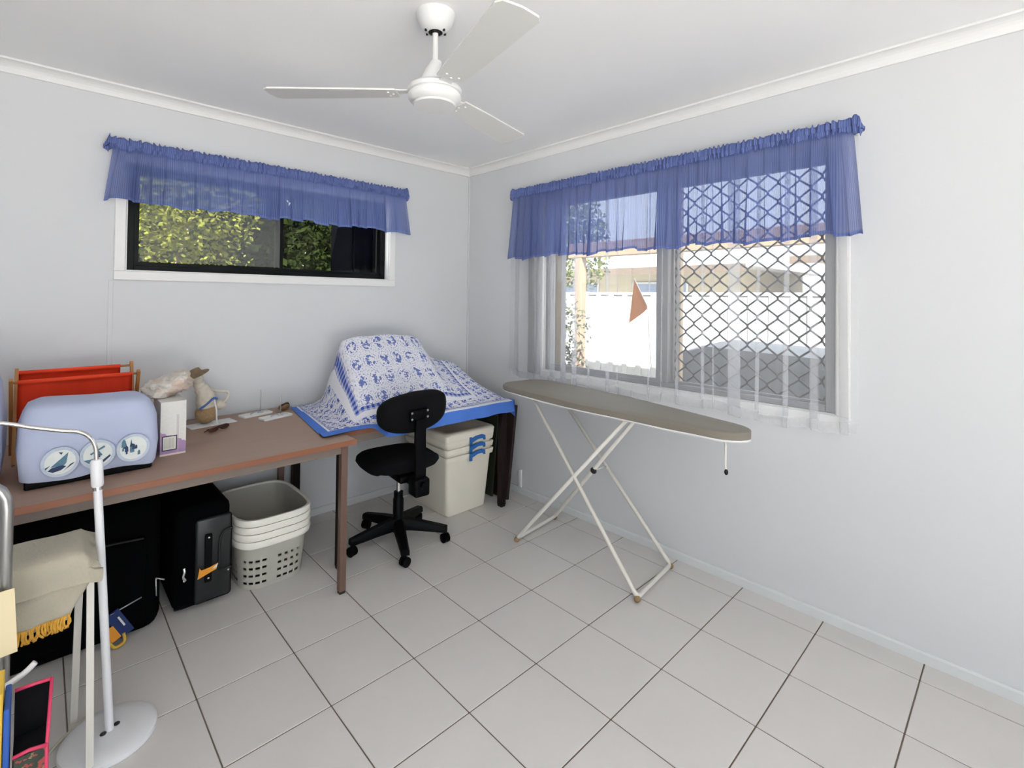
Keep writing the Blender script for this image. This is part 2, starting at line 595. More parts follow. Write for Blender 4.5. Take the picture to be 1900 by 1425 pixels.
M['orange_flag'] = simple('orange_flag_cloth', (0.50, 0.235, 0.06), 0.8, var=0.12, scale=12)
M['nb_roof'] = simple('neighbour_roof', (0.20, 0.20, 0.21), 0.6, var=0.05)
M['nb_fascia'] = simple('neighbour_fascia', (0.06, 0.042, 0.028), 0.6, var=0.1)
M['nb_wall'] = simple('neighbour_wall', (0.22, 0.19, 0.13), 0.8, var=0.06)
M['nb_glass'] = simple('neighbour_window', (0.10, 0.13, 0.18), 0.15, var=0.1)
M['pergola'] = simple('pergola_timber', (0.16, 0.11, 0.07), 0.7, var=0.2, scale=20, stretch=(1, 1, 0.1))
M['shed_dark'] = simple('dark_shed_steel', (0.0008, 0.0008, 0.001), 0.9, var=0.1, spec=0.02)  # near-black so the added box reads as deep shade
M['roof'] = simple('own_roof', (0.5, 0.5, 0.5), 0.7, var=0.05)  # for the unseen slab that blocks the sun
M['patio_roof'] = simple('patio_sheet', (0.70, 0.66, 0.58), 0.6, var=0.04)

# ================================================================== THE ROOM
XL, YR, HC = -3.95, -4.95, 2.42           # left wall, rear wall, ceiling height
TH = 0.11

# floor: grout bed with single tiles on it
bm = BM(); box(bm, XL - TH, TH, YR - TH, TH, -0.15, -0.0025)
floor = struct('floor', bm, M['grout'])
T = 0.333
gx0, gy0 = -2.1284, -0.7889
meshes = {}
tile_z0, tile_z1 = -0.010, 0.0
g = 0.0022
for i in range(-7, 8):
    for j in range(-14, 4):
        x0, x1 = gx0 + i * T + g, gx0 + (i + 1) * T - g
        y0, y1 = gy0 + j * T + g, gy0 + (j + 1) * T - g
        x0, x1 = max(x0, XL), min(x1, 0.0)
        y0, y1 = max(y0, YR), min(y1, 0.0)
        if x1 - x0 < 0.01 or y1 - y0 < 0.01:
            continue
        key = (round(x1 - x0, 4), round(y1 - y0, 4))
        if key not in meshes:
            b = bbox(0, key[0], 0, key[1], tile_z0, tile_z1, 0.0015, 1)
            me = bpy.data.meshes.new('tile'); b.to_mesh(me); b.free()
            me.materials.append(M['tile'])
            meshes[key] = me
        o = bpy.data.objects.new('tile', meshes[key])
        o.location = (x0, y0, 0)
        link(o, floor)

# walls with openings
def wall_panels(bm, axis, c0, c1, a0, a1, z0, z1, holes):
    """axis 'x': wall at x=c0..c1 running in y a0..a1; axis 'y' the other way; holes (h0,h1,hz0,hz1)"""
    def put(p0, p1, q0, q1):
        if p1 - p0 < 1e-4 or q1 - q0 < 1e-4: return
        if axis == 'x': box(bm, c0, c1, p0, p1, q0, q1)
        else: box(bm, p0, p1, c0, c1, q0, q1)
    cur = a0
    for (h0, h1, k0, k1) in sorted(holes):
        put(cur, h0, z0, z1)
        put(h0, h1, z0, k0)
        put(h0, h1, k1, z1)
        cur = h1
    put(cur, a1, z0, z1)

W1 = (-2.24, -0.735, 1.505, 2.06)     # back window opening: x0,x1,z0,z1
W2 = (-2.500, -0.815, 0.900, 2.06)    # right window opening: y0,y1,z0,z1
bm = BM(); wall_panels(bm, 'y', 0, TH, XL - TH, TH, -0.15, HC + 0.1, [W1]); struct('wall_back', bm, M['wall'])
bm = BM(); wall_panels(bm, 'x', 0, TH, YR - TH, 0.0, -0.15, HC + 0.1, [W2]); struct('wall_right', bm, M['wall'])
# wide doorways invented in the unseen walls behind the camera, letting in daylight
bm = BM(); wall_panels(bm, 'x', XL - TH, XL, YR, 0.0, -0.15, HC + 0.1, [(-4.85, -3.9, 0.0, 2.1)]); struct('wall_left', bm, M['wall'])
bm = BM(); wall_panels(bm, 'y', YR - TH, YR, XL - TH, 0.0, -0.15, HC + 0.1, [(-3.85, -1.55, 0.0, 2.3)]); struct('wall_rear', bm, M['wall'])
bm = BM(); box(bm, XL - TH, TH, YR - TH, TH, HC, HC + 0.1); struct('ceiling', bm, M['ceiling'])

# skirting boards
def prof_run(bm, prof, a, b, nrm):
    """profile (out, z) swept from a to b; nrm = direction out of the wall"""
    a, b, nrm = Vector(a), Vector(b), Vector(nrm)
    A = [bm.verts.new(a + nrm * p[0] + Vector((0, 0, p[1]))) for p in prof]
    B = [bm.verts.new(b + nrm * p[0] + Vector((0, 0, p[1]))) for p in prof]
    n = len(prof)
    for i in range(n):
        bm.faces.new((A[i], A[(i + 1) % n], B[(i + 1) % n], B[i]))
    bm.faces.new(A[::-1]); bm.faces.new(B)
sk = [(0, 0), (0.011, 0), (0.011, 0.036), (0.007, 0.044), (0, 0.044)]
bm = BM(); prof_run(bm, sk, (XL, 0, 0), (-0.011, 0, 0), (0, -1, 0)); struct('baseboard_back', bm, M['skirting'])
bm = BM(); prof_run(bm, sk, (0, YR, 0), (0, 0, 0), (-1, 0, 0)); struct('baseboard_right', bm, M['skirting'])
# cove cornices
cv = [(0, 0), (0, -0.055), (0.004, -0.056)] + [(0.055 - 0.046 * math.cos(a) , -0.055 + 0.046 * math.sin(a)) for a in [k * PI / 12 for k in range(7)]] + [(0.056, -0.004), (0.056, 0)]
bm = BM(); prof_run(bm, cv, (XL, 0, HC), (0, 0, HC), (0, -1, 0)); struct('trim_1', bm, M['trim'], smooth=False)
bm = BM(); prof_run(bm, cv, (0, YR, HC), (0, 0, HC), (-1, 0, 0)); struct('trim_2', bm, M['trim'])
# cover strip on the wall joint below the back window and bead in the room corner
bm = bbox(-2.305, -2.285, -0.004, 0, 0.045, 1.455, 0.0015, 1); struct('trim_3', bm, M['wall'])
bm = bbox(-0.012, 0, -0.012, 0, 0.045, HC - 0.06, 0.004, 2); struct('trim_4', bm, M['wall'])

# ------------------------------------------------------------------ window 1 (back wall, black sliding window)
x0, x1, z0, z1 = W1
def architrave(parent, axis, a0, a1, b0, b1, wd, th, mat):
    """four boards around an opening, on the room side"""
    for (p0, p1, q0, q1) in ((a0 - wd, a1 + wd, b0 - wd, b0), (a0 - wd, a1 + wd, b1, b1 + wd), (a0 - wd, a0, b0, b1), (a1, a1 + wd, b0, b1)):
        if axis == 'y': b = bbox(p0, p1, -th, 0, q0, q1, 0.003, 1)
        else: b = bbox(-th, 0, p0, p1, q0, q1, 0.003, 1)
        obj('architrave', b, mat, parent)
def window_root(name):
    o = bpy.data.objects.new(name, None); link(o); o['kind'] = 'structure'; return o
w1 = window_root('window_1')
architrave(w1, 'y', x0, x1, z0, z1, 0.046, 0.014, M['trim'])
# grey-lit reveal lining
for (a, b, c, d) in ((x0, x0 + 0.006, z0, z1), (x1 - 0.006, x1, z0, z1), (x0 + 0.006, x1 - 0.006, z0, z0 + 0.006), (x0 + 0.006, x1 - 0.006, z1 - 0.006, z1)):
    obj('reveal', bbox(a, b, 0.0, TH, c, d, 0), M['trim'], w1)
fy0, fy1 = 0.045, 0.095
X0, X1, Z0, Z1 = x0 + 0.006, x1 - 0.006, z0 + 0.006, z1 - 0.006
for (a, b, c, d) in ((X0, X0 + 0.034, Z0, Z1), (X1 - 0.03, X1, Z0, Z1), (X0 + 0.034, X1 - 0.03, Z0, Z0 + 0.026), (X0 + 0.034, X1 - 0.03, Z1 - 0.026, Z1)):
    obj('frame', bbox(a, b, fy0, fy1, c, d, 0.002, 1), M['black_alu'], w1)
xm = -1.47
def sash(parent, axis, a0, a1, b0, b1, d0, d1, wd, mat, gmat=None, name='sash'):
    bm = BM()
    def bx(p0, p1, q0, q1, e0=d0, e1=d1):
        if axis == 'y': box(bm, p0, p1, e0, e1, q0, q1)
        else: box(bm, e0, e1, p0, p1, q0, q1)
    bx(a0, a0 + wd, b0, b1); bx(a1 - wd, a1, b0, b1); bx(a0 + wd, a1 - wd, b0, b0 + wd); bx(a0 + wd, a1 - wd, b1 - wd, b1)
    s = obj(name, bm, mat, parent)
    bm = BM()
    bx(a0 + wd, a1 - wd, b0 + wd, b1 - wd, (d0 + d1) / 2 - 0.002, (d0 + d1) / 2 + 0.002)
    obj('pane', bm, gmat or M['glass'], s)
    return s
sash(w1, 'y', X0 + 0.034, xm + 0.02, Z0 + 0.026, Z1 - 0.026, 0.050, 0.066, 0.020, M['black_alu'], M['glass_dim'])
sash(w1, 'y', xm - 0.02, X1 - 0.03, Z0 + 0.026, Z1 - 0.026, 0.072, 0.088, 0.020, M['black_alu'], M['glass_dim'])
# fly-screen in front of the moving sash
m, nt, bs = nodes_of('fly_screen_mesh')
nt.nodes.remove(bs)
tr = nt.nodes.new('ShaderNodeBsdfTransparent'); di = nt.nodes.new('ShaderNodeBsdfDiffuse'); di.inputs[0].default_value = (0.30, 0.31, 0.30, 1)
mx = nt.nodes.new('ShaderNodeMixShader'); mx.inputs[0].default_value = 0.25
nt.links.new(tr.outputs[0], mx.inputs[1]); nt.links.new(di.outputs[0], mx.inputs[2]); nt.links.new(mx.outputs[0], nt.nodes['Material Output'].inputs[0])
M['screen'] = m
bm = BM(); box(bm, X0 + 0.06, xm - 0.002, 0.0475, 0.0485, Z0 + 0.05, Z1 - 0.05)
obj('fly_screen', bm, M['screen'], w1)

# ------------------------------------------------------------------ window 2 (right wall, grey sliding window with diamond grille)
y0, y1, z0, z1 = W2
w2 = window_root('window_2')
architrave(w2, 'x', y0, y1, z0, z1, 0.050, 0.014, M['trim'])
for (a, b, c, d) in ((y0, y0 + 0.005, z0, z1), (y1 - 0.005, y1, z0, z1), (y0 + 0.005, y1 - 0.005, z0, z0 + 0.005), (y0 + 0.005, y1 - 0.005, z1 - 0.005, z1)):
    obj('reveal', bbox(0.0, TH, a, b, c, d, 0), M['trim'], w2)
Y0, Y1, Z0, Z1 = y0 + 0.005, y1 - 0.005, z0 + 0.005, z1 - 0.005
for (a, b, c, d) in ((Y0, Y0 + 0.040, Z0, Z1), (Y1 - 0.026, Y1, Z0, Z1), (Y0 + 0.04, Y1 - 0.026, Z0, Z0 + 0.026), (Y0 + 0.04, Y1 - 0.026, Z1 - 0.03, Z1)):
    obj('frame', bbox(0.012, 0.085, a, b, c, d, 0.003, 1), M['alu'], w2)
ym = -1.685
obj('mullion', bbox(0.014, 0.05, ym - 0.028, ym + 0.028, Z0 + 0.026, Z1 - 0.03, 0.003, 1), M['alu'], w2)
obj('timber_mullion', bbox(0.112, 0.15, ym - 0.05, ym + 0.055, Z0 - 0.03, Z1 + 0.03, 0.004, 1), M['tan_timber'], w2, label='tan timber post behind the grey mullion')
obj('timber_jamb', bbox(0.112, 0.15, Y1 - 0.06, Y1 + 0.02, Z0 - 0.03, Z1 + 0.03, 0.004, 1), M['tan_timber'], w2)
sash(w2, 'x', ym + 0.028, Y1 - 0.026, Z0 + 0.026, Z1 - 0.03, 0.020, 0.036, 0.018, M['alu'])
sash(w2, 'x', Y0 + 0.04, ym - 0.028, Z0 + 0.026, Z1 - 0.03, 0.055, 0.070, 0.012, M['alu'])
# diamond grille (zig-zag rods touching at the knuckles)
bm = BM()
ga, gb = Y0 + 0.046, ym - 0.030
nst = 16
p = (gb - ga) / nst
hz = 0.094
zz0, zz1 = Z0 + 0.03, Z1 - 0.034
for k in range(nst + 1):
    yc = ga + k * p
    pts = []
    z = zz0
    q = 0
    while z <= zz1 + 1e-6:
        s = 1 if (q + k) % 2 == 0 else -1
        yy = min(gb, max(ga, yc + s * (p / 2 - 0.002)))
        pts.append((0.078, yy, z - 0.007)); pts.append((0.078, yy, z + 0.007))
        z += hz / 2 * 1.0
        q += 1
    tube(bm, pts, 0.0048, 6)
obj('security_grille', bm, M['grille'], w2, smooth=True, label='grey diamond-pattern security grille')

# ================================================================== CEILING FAN
FX, FY = -1.512, -1.610
fan = thing('ceiling_fan', 'white three-blade ceiling fan hanging on a short rod', 'ceiling fan', (FX, FY, HC))
bm = BM(); lathe(bm, [(0.026, -0.068), (0.045, -0.060), (0.058, -0.042), (0.066, -0.022), (0.070, -0.012), (0.070, 0.0), (0, 0.0)], 36)
can = obj('canopy', bm, M['white_plastic'], fan, True, autosmooth=40)
for a in (-18.0, -68.0, 112.0, 162.0):
    r = 0.036
    bm = BM(); lathe(bm, [(0, -0.004), (0.0045, -0.003), (0.0045, 0.003), (0, 0.004)], 8, (r * math.cos(math.radians(a)), r * math.sin(math.radians(a)), -0.0655))
    obj('screw', bm, M['black_rubber'], can)
bm = BM(); lathe(bm, [(0, -0.072), (0.016, -0.072), (0.016, -0.062), (0, -0.062)], 20); obj('hanger_ball', bm, M['black_rubber'], fan, True, autosmooth=40)
bm = BM(); tube(bm, [(0, 0, -0.068), (0, 0, -0.185)], 0.0105, 16); obj('down_rod', bm, M['white_plastic'], fan, True, autosmooth=40)
# yoke cover sheared towards the camera-left like a slipped sleeve
bm = BM()
R = []
for (z, r, ox) in ((-0.254, 0.033, -0.016), (-0.235, 0.032, -0.016), (-0.205, 0.027, -0.008), (-0.185, 0.023, 0.002), (-0.174, 0.020, 0.004)):
    R.append([(ox * 0.74 + r * math.cos(t), -ox * 0.68 + r * math.sin(t), z) for t in [2 * PI * k / 24 for k in range(24)]])
loft(bm, R, (True, True)); obj('yoke_cover', bm, M['white_plastic'], fan, True, autosmooth=50)
bm = BM(); lathe(bm, [(0, -0.335), (0.050, -0.334), (0.075, -0.328), (0.090, -0.318), (0.096, -0.309), (0.096, -0.300), (0.090, -0.298), (0.090, -0.292), (0.098, -0.290), (0.098, -0.276), (0.088, -0.266), (0.055, -0.258), (0.030, -0.254), (0, -0.254)], 44)
mot = obj('motor_housing', bm, M['white_plastic'], fan, True, autosmooth=35)
bm = BM(); lathe(bm, [(0, -0.339), (0.074, -0.337), (0.079, -0.331), (0, -0.330)], 36); obj('base_plate', bm, M['trim'], mot, True, autosmooth=35)
BZ = -0.288
for k, a in enumerate((136.0, 255.5, 16.5)):
    A = Matrix.Rotation(math.radians(a), 4, 'Z') @ Matrix.Translation((0, 0, BZ)) @ Matrix.Rotation(math.radians(-7), 4, 'X')
    bm = BM()
    wd0, wd1 = 0.046, 0.066
    pts = [(0.135, -wd0), (0.30, -0.056), (0.58, -wd1), (0.600, -wd1 + 0.012), (0.607, 0.0), (0.600, wd1 - 0.012), (0.585, wd1), (0.30, 0.056), (0.135, wd0)]
    prism(bm, pts, -0.003, 0.003, A)
    bl = obj('blade', bm, M['fan_blade'], fan)
    bm = BM()
    prism(bm, [(0.075, -0.022), (0.12, -0.022), (0.15, -0.034), (0.178, -0.034), (0.178, 0.034), (0.15, 0.034), (0.12, 0.022), (0.075, 0.022)], 0.0035, 0.0065, A)
    for (px, py) in ((0.165, -0.022), (0.165, 0.022), (0.150, 0.0)):
        lathe(bm, [(0, -0.0065), (0.004, -0.0055), (0.005, -0.003), (0.005, 0.0), (0, 0)], 8, (px, py, 0), A)
    obj('blade_bracket', bm, M['trim'], bl)

# ================================================================== VALANCES AND SHEER
def valance(name, label, axis, a0, a1, off, zb, zrod, amp, seed, n_gather):
    """axis 'y' = on the back wall (runs in x), 'x' = on the right wall (runs in y)"""
    rnd = random.Random(seed)
    root = thing(name, label, 'valance', (0, 0, 0))
    def P(a, d, z):
        return (a, -d, z) if axis == 'y' else (-d, a, z)
    # rod
    bm = BM(); tube(bm, [P(a0 + 0.015, off, zrod), P(a1 - 0.015, off, zrod)], 0.005, 8)
    rod = obj('curtain_rod', bm, M['white_plastic'], root, True)
    bm = BM()
    bm.free()
    for a in (a0 + 0.03, a1 - 0.03):
        bm = BM(); tube(bm, [P(a, off, zrod), P(a, 0.0005, zrod)], 0.006, 6)
        obj('bracket', bm, M['white_plastic'], rod, True)
    L = a1 - a0
    ph = [rnd.uniform(0, 6.28) for _ in range(8)]
    fr = [n_gather * rnd.uniform(0.75, 1.3) for _ in range(3)]
    def fold(s, fine=True):
        w_ = (math.sin(2 * PI * fr[0] * s + ph[0] + 1.3 * math.sin(2 * PI * 3 * s + ph[3])) * 0.5
              + math.sin(2 * PI * fr[1] * 0.61 * s + ph[1] + 1.0 * math.sin(2 * PI * 5 * s + ph[4])) * 0.5)
        return w_
    # skirt: hangs from the rod, folds widen towards the hem
    nu = 900
    zt = zrod + 0.010
    def sk(u, v):
        # v 0 hem .. 1 top
        k = 1.0 - v
        s = u + 0.006 * k * math.sin(2 * PI * 9 * u + ph[5])
        d = off + 0.009 + 0.010 * k + (amp * (0.12 + 0.88 * k)) * fold(s)
        flare = (u - 0.5) * 2
        env = 1 - smooth01(0.94, 1.0, abs(flare))
        side = (1.35 / (2 * PI * fr[0])) * math.sin(2 * PI * fr[0] * s + ph[0] + 1.3 * math.sin(2 * PI * 3 * s + ph[3]) + 1.2) + (0.7 / (2 * PI * fr[2] * 1.9)) * math.sin(2 * PI * fr[2] * 1.9 * s + ph[2])
        a = a0 + 0.022 + (L - 0.044) * (u + side * env * (0.55 + 0.45 * k)) + 0.035 * k * (abs(flare) ** 6) * (1 if flare > 0 else -1)
        zh = zb + 0.006 * math.sin(2 * PI * 4 * u + ph[6]) - 0.008 * fold(s) + 0.006 * math.sin(2 * PI * 11 * u + ph[7])
        return P(a, max(0.004, d), zh + (zt - zh) * v)
    bm = BM()
    grid(bm, nu, 12, sk, lambda u, v: (u * L * 2.2, v * (zt - zb)))
    obj('skirt', bm, M['gingham'], root, True)
    # gathered header around the rod: ruffle above and below
    bm = BM()
    def hd(u, v):
        t = v * 2 * PI
        g1 = math.sin(2 * PI * fr[0] * 2.6 * u + ph[1] + 1.5 * math.sin(2 * PI * 7 * u)) * 0.5 + math.sin(2 * PI * fr[1] * 3.7 * u + ph[2]) * 0.5
        e = abs(u - 0.5) * 2
        puff = smooth01(0.955, 0.985, e)
        hgt = 0.032 + 0.007 * g1 + 0.010 * puff
        dpt = 0.014 + 0.006 * g1 + 0.012 * puff
        end = 1 - smooth01(0.985, 1.0, e) * 0.75
        zc = zrod + 0.012 - 0.020 * smooth01(0.975, 1.0, e)
        a = a0 - 0.012 + (L + 0.024) * u + 0.004 * math.sin(2 * PI * fr[1] * 3 * u + ph[4] + 2 * v)
        return P(a, max(0.004, off + dpt * math.cos(t) * end), zc + hgt * math.sin(t) * end * (1.15 if math.sin(t) > 0 else 0.85))
    grid(bm, 620, 10, hd, lambda u, v: (u * L * 2.2, 0.1 + v * 0.12))
    obj('gathered_header', bm, M['gingham_header'], root, True)
    return root
valance('window_valance', 'blue gingham voile valance gathered over the black-framed window', 'y', -2.325, -0.630, 0.062, 1.840, 2.105, 0.020, 3, 26)
valance('window_valance', 'blue gingham voile valance above the window with the lace sheer and grille', 'x', -2.600, -0.590, 0.095, 1.665, 2.105, 0.022, 5, 26)

# lace sheer hanging behind the right valance: flat stretches with pleats doubled back on themselves
root = thing('sheer_curtain', 'long white see-through curtain over the window with the diamond grille', 'curtain')
pleats = [(-0.61, 0.05, 4), (-0.74, 0.07, 5), (-0.82, 0.05, 4), (-0.93, 0.06, 4), (-1.03, 0.05, 4), (-1.13, 0.05, 3), (-1.23, 0.03, 3), (-1.36, 0.035, 3), (-1.43, 0.02, 3), (-1.53, 0.012, 2),
          (-1.64, 0.022, 3), (-1.72, 0.018, 3), (-1.81, 0.030, 3), (-1.935, 0.030, 3), (-1.985, 0.020, 3), (-2.09, 0.070, 3), (-2.205, 0.030, 3), (-2.325, 0.034, 3), (-2.425, 0.045, 3), (-2.53, 0.04, 3)]
yA, yB = -0.545, -2.585
path = []
cur = yA
for (c, wd, n) in pleats:
    path.append((cur, 0.055)); path.append((c + wd * 0.5, 0.052))
    for k in range(n):
        path.append((c + wd * 0.5, 0.052 - 0.008 * (k % 2)))
        path.append((c - wd * 0.5, 0.060 - 0.004 * k))
        if k < n - 1:
            path.append((c + wd * 0.5, 0.058 - 0.006 * k))
    cur = c - wd * 0.5
path.append((yB, 0.055))
# resample with light smoothing
cl = [(Vector((a, b, 0))) for a, b in path]
fine = []
for A_, B_ in zip(cl, cl[1:]):
    L_ = (B_ - A_).length
    n_ = max(1, int(L_ / 0.008))
    for k in range(n_):
        fine.append(A_.lerp(B_, k / n_))
fine.append(cl[-1])
for _ in range(2):
    fine = [fine[0]] + [(fine[i - 1] + fine[i] * 2 + fine[i + 1]) / 4 for i in range(1, len(fine) - 1)] + [fine[-1]]
nv = 14
zt, zb = 2.10, 0.835
bm = BM()
lay = bm.loops.layers.uv.verify()
rows = []
slen = 0
S_ = [0]
for a_, b_ in zip(fine, fine[1:]):
    slen += (b_ - a_).length
    S_.append(slen)
for j in range(nv + 1):
    v = j / nv
    row = []
    for i, q in enumerate(fine):
        z = zb + (zt - zb) * v + (1 - v) * (0.010 * math.sin(q.x * 9) + 0.006 * math.sin(S_[i] * 14))
        d = q.y + (1 - v) * 0.004 * math.sin(S_[i] * 40) + 0.002 * math.sin(S_[i] * 23 + v * 4)
        row.append(bm.verts.new((-max(0.0205, d), q.x + (1 - v) * 0.010 * math.sin(S_[i] * 6 + 1), z)))
    rows.append(row)
for j in range(nv):
    for i in range(len(fine) - 1):
        fa = bm.faces.new((rows[j][i], rows[j][i + 1], rows[j + 1][i + 1], rows[j + 1][i]))
        for lp, (a_, b_) in zip(fa.loops, ((i, j), (i + 1, j), (i + 1, j + 1), (i, j + 1))):
            lp[lay].uv = (S_[a_], b_ / nv)
obj('lace_panel', bm, M['lace'], root, True)
bm = BM(); tube(bm, [(-0.045, -0.54, 2.105), (-0.045, -2.59, 2.105)], 0.006, 8)
rd = obj('curtain_rod', bm, M['white_plastic'], root, True)
for yy in (-0.56, -2.57):
    bm = BM(); tube(bm, [(-0.045, yy, 2.105), (-0.0005, yy, 2.105)], 0.004, 6)
    obj('bracket', bm, M['white_plastic'], rd, True)

# ================================================================== DESKS
def desk(name, label, x0, x1, y0, y1, ztop, legmat, inset, legw, apz, legz_front=True):
    root = thing(name, label, 'desk', ((x0 + x1) / 2, (y0 + y1) / 2, 0))
    cx, cy = (x0 + x1) / 2, (y0 + y1) / 2
    hx, hy = (x1 - x0) / 2, (y1 - y0) / 2
    top = obj('desk_top', bbox(-hx + 0.003, hx - 0.003, -hy + 0.003, hy - 0.003, ztop - 0.024, ztop, 0.002, 1), M['laminate'], root)
    bm = BM()
    for (a, b, c, d) in ((-hx, hx, -hy, -hy + 0.003), (-hx, hx, hy - 0.003, hy), (-hx, -hx + 0.003, -hy + 0.003, hy - 0.003), (hx - 0.003, hx, -hy + 0.003, hy - 0.003)):
        box(bm, a, b, c, d, ztop - 0.0245, ztop - 0.0005)
    obj('edge_banding', bm, M['edge'], top, label='orange-brown edging strip')
    i = inset
    for (a, b, c, d) in ((-hx + i, hx - i, -hy + i, -hy + i + 0.02), (-hx + i, hx - i, hy - i - 0.02, hy - i), (-hx + i, -hx + i + 0.02, -hy + i + 0.02, hy - i - 0.02), (hx - i - 0.02, hx - i, -hy + i + 0.02, hy - i - 0.02)):
        obj('rail', bbox(a, b, c, d, ztop - 0.0245 - apz, ztop - 0.0245, 0.002, 1), M['apron'], root)
    e = inset - 0.006
    for sx in (-1, 1):
        for sy in (-1, 1):
            lx = sx * (hx - e - legw / 2); ly = sy * (hy - e - legw / 2)
            lg = obj('leg', bbox(lx - legw / 2, lx + legw / 2, ly - legw / 2, ly + legw / 2, 0.012, ztop - 0.0246, 0.003, 2), legmat, root)
            obj('foot', bbox(lx - legw / 2 + 0.002, lx + legw / 2 - 0.002, ly - legw / 2 + 0.002, ly + legw / 2 - 0.002, 0.0, 0.012, 0.002, 1), M['black_rubber'], lg)
    return root
desk('work_desk', 'brown laminate desk holding the pale blue covers and red canvas bag', -2.98, -1.440, -0.925, -0.030, 0.72, M['leg_brown'], 0.035, 0.032, 0.042)
desk('work_desk', 'brown desk on dark legs beneath the blue and white printed cloth', -1.436, -0.215, -0.720, -0.030, 0.70, M['leg_dark'], 0.025, 0.042, 0.045)

# ================================================================== PRINTED CLOTH OVER A COVERED MACHINE
# a sewing machine case under the cloth: its box carries the tent
cl = thing('printed_tablecloth', 'white cloth with blue delft-style print and blue border draped over the corner desk', 'tablecloth')
def cloth_h(x, y):
    """height of cloth above the desk, desk coordinates"""
    # ridge height along x
    kx = [(-1.46, 0.0), (-1.36, 0.06), (-1.255, 0.405), (-1.15, 0.43), (-0.95, 0.43), (-0.74, 0.42), (-0.66, 0.395), (-0.57, 0.27), (-0.46, 0.235), (-0.32, 0.215), (-0.235, 0.12), (-0.17, 0.0), (0.1, 0)]
    h = 0
    for (a, ha), (b, hb) in zip(kx, kx[1:]):
        if a <= x <= b:
            t = (x - a) / (b - a)
            h = ha + (hb - ha) * t
    yr = -0.30
    if y < yr:
        t = (yr - y) / (yr + 0.685)
        t = min(1, t)
        k = (1 - t) ** 1.08
    else:
        k = 1 - smooth01(0.0, 0.22, y - yr) * 0.9
    return h * k
def cloth_xyz(u, v):
    # u along x (left to right), v front (0) to back (1)
    x = -1.545 + 1.325 * u
    D = 0.715
    s = v * 0.90 - 0.085          # metres from the front desk edge
    rip = 0.004 * math.sin(u * 31 + v * 9) + 0.003 * math.sin(u * 13 - v * 17)
    front = -0.728 - 0.02 * smooth01(0.5, 0.0, u) 
    if s < 0:
        lap = smooth01(0.17, 0.30, u)     # left end lies on the other desk, right end hangs over the edge
        y = front + s * (1 - lap) * 0.9 - 0.012 * lap
        z = D + 0.004 + s * lap * 0.93 + (1 - lap) * 0.012
        y -= 0.010 * lap * (1 + math.sin(u * 40) * 0.6)
        x += 0.0
    else:
        y = front + s * 0.83
        z = D + cloth_h(x, y) + 0.003
    z += rip * (0.5 if z > D + 0.02 else 0.15)
    # left side pulled: slanting left edge towards the back
    x += 0.12 * (v - 0.1) * (1 - u) ** 3
    x -= 0.15 * max(0.0, v - 0.10) * u ** 4
    # left hem settles on the neighbour desk top (slightly higher)
    if x < -1.425:
        z = max(z, 0.7245)
    if z < D + 0.02 and s >= 0:
        z = max(z, 0.7035)
    return (x, y, z)
bm = BM()
grid(bm, 110, 90, cloth_xyz, lambda u, v: (u, v))
for vtx in bm.verts:
    vtx.co += Vector((0.003 * math.sin(vtx.co.z * 40 + vtx.co.x * 20), 0.004 * math.sin(vtx.co.x * 26 + vtx.co.z * 18), 0))
    vtx.co.y = min(vtx.co.y, -0.02)
co = obj('printed_cloth', bm, M['delft'], cl, True)
# right end corner flap hanging past the desk end
bm = BM()
def flap(u, v):
    y = -0.745 + 0.22 * u
    z = 0.712 - (0.115 - 0.08 * u) * (1 - v)
    return (-0.208 + 0.012 * (1 - v) + 0.004 * math.sin(u * 9), y, z)
grid(bm, 10, 8, flap, lambda u, v: (0.985, 0.02))
obj('corner_flap', bm, M['delft'], cl, True)

# ================================================================== OFFICE CHAIR
ch = thing('office_chair', 'black armless swivel office chair on five castors', 'office chair', (-1.030, -0.640, 0), math.radians(-6))
castor_ang = (30, 102, 174, 246, 318)
for a in castor_ang:
    t = math.radians(a + 6)
    ca, sa = math.cos(t), math.sin(t)
    A = Matrix.Rotation(t, 4, 'Z')
    bm = BM()
    rings = []
    for (r, z, hw, hh) in ((0.02, 0.110, 0.030, 0.030), (0.12, 0.100, 0.027, 0.025), (0.245, 0.082, 0.023, 0.018), (0.280, 0.076, 0.022, 0.016)):
        rings.append([tuple(A @ Vector((r, s * hw, z + q * hh))) for (s, q) in ((-1, -1), (1, -1), (1, 0.4), (0.6, 1), (-0.6, 1), (-1, 0.4))])
    loft(bm, rings, (True, True))
    arm = obj('base_arm', bm, M['black_plastic'], ch, True, autosmooth=40)
    wx, wy = 0.268 * ca, 0.268 * sa
    dirv = random.uniform(0, PI)
    Mw = Matrix.Translation((wx, wy, 0.026)) @ Matrix.Rotation(dirv, 4, 'Z') @ Matrix.Rotation(PI / 2, 4, 'X')
    bm = BM()
    lathe(bm, [(0, -0.022), (0.020, -0.022), (0.026, -0.018), (0.026, -0.006), (0.020, -0.004), (0.020, 0.004), (0.026, 0.006), (0.026, 0.018), (0.020, 0.022), (0, 0.022)], 18, (0, 0, 0), Mw)
    obj('castor', bm, M['black_plastic'], ch, True, autosmooth=40)
    bm = BM(); tube(bm, [(wx, wy, 0.026), (wx, wy, 0.072)], 0.007, 8)
    obj('castor_stem', bm, M['black_plastic'], arm, True)
bm = BM(); lathe(bm, [(0, 0.060), (0.030, 0.062), (0.036, 0.080), (0.036, 0.130), (0.030, 0.150), (0.030, 0.245), (0.026, 0.250), (0.026, 0.285), (0, 0.285)], 24)
obj('column_sleeve', bm, M['black_plastic'], ch, True, autosmooth=40)
bm = BM(); tube(bm, [(0, 0, 0.27), (0, 0, 0.40)], 0.013, 16); obj('gas_lift', bm, M['chrome'], ch, True, autosmooth=40)
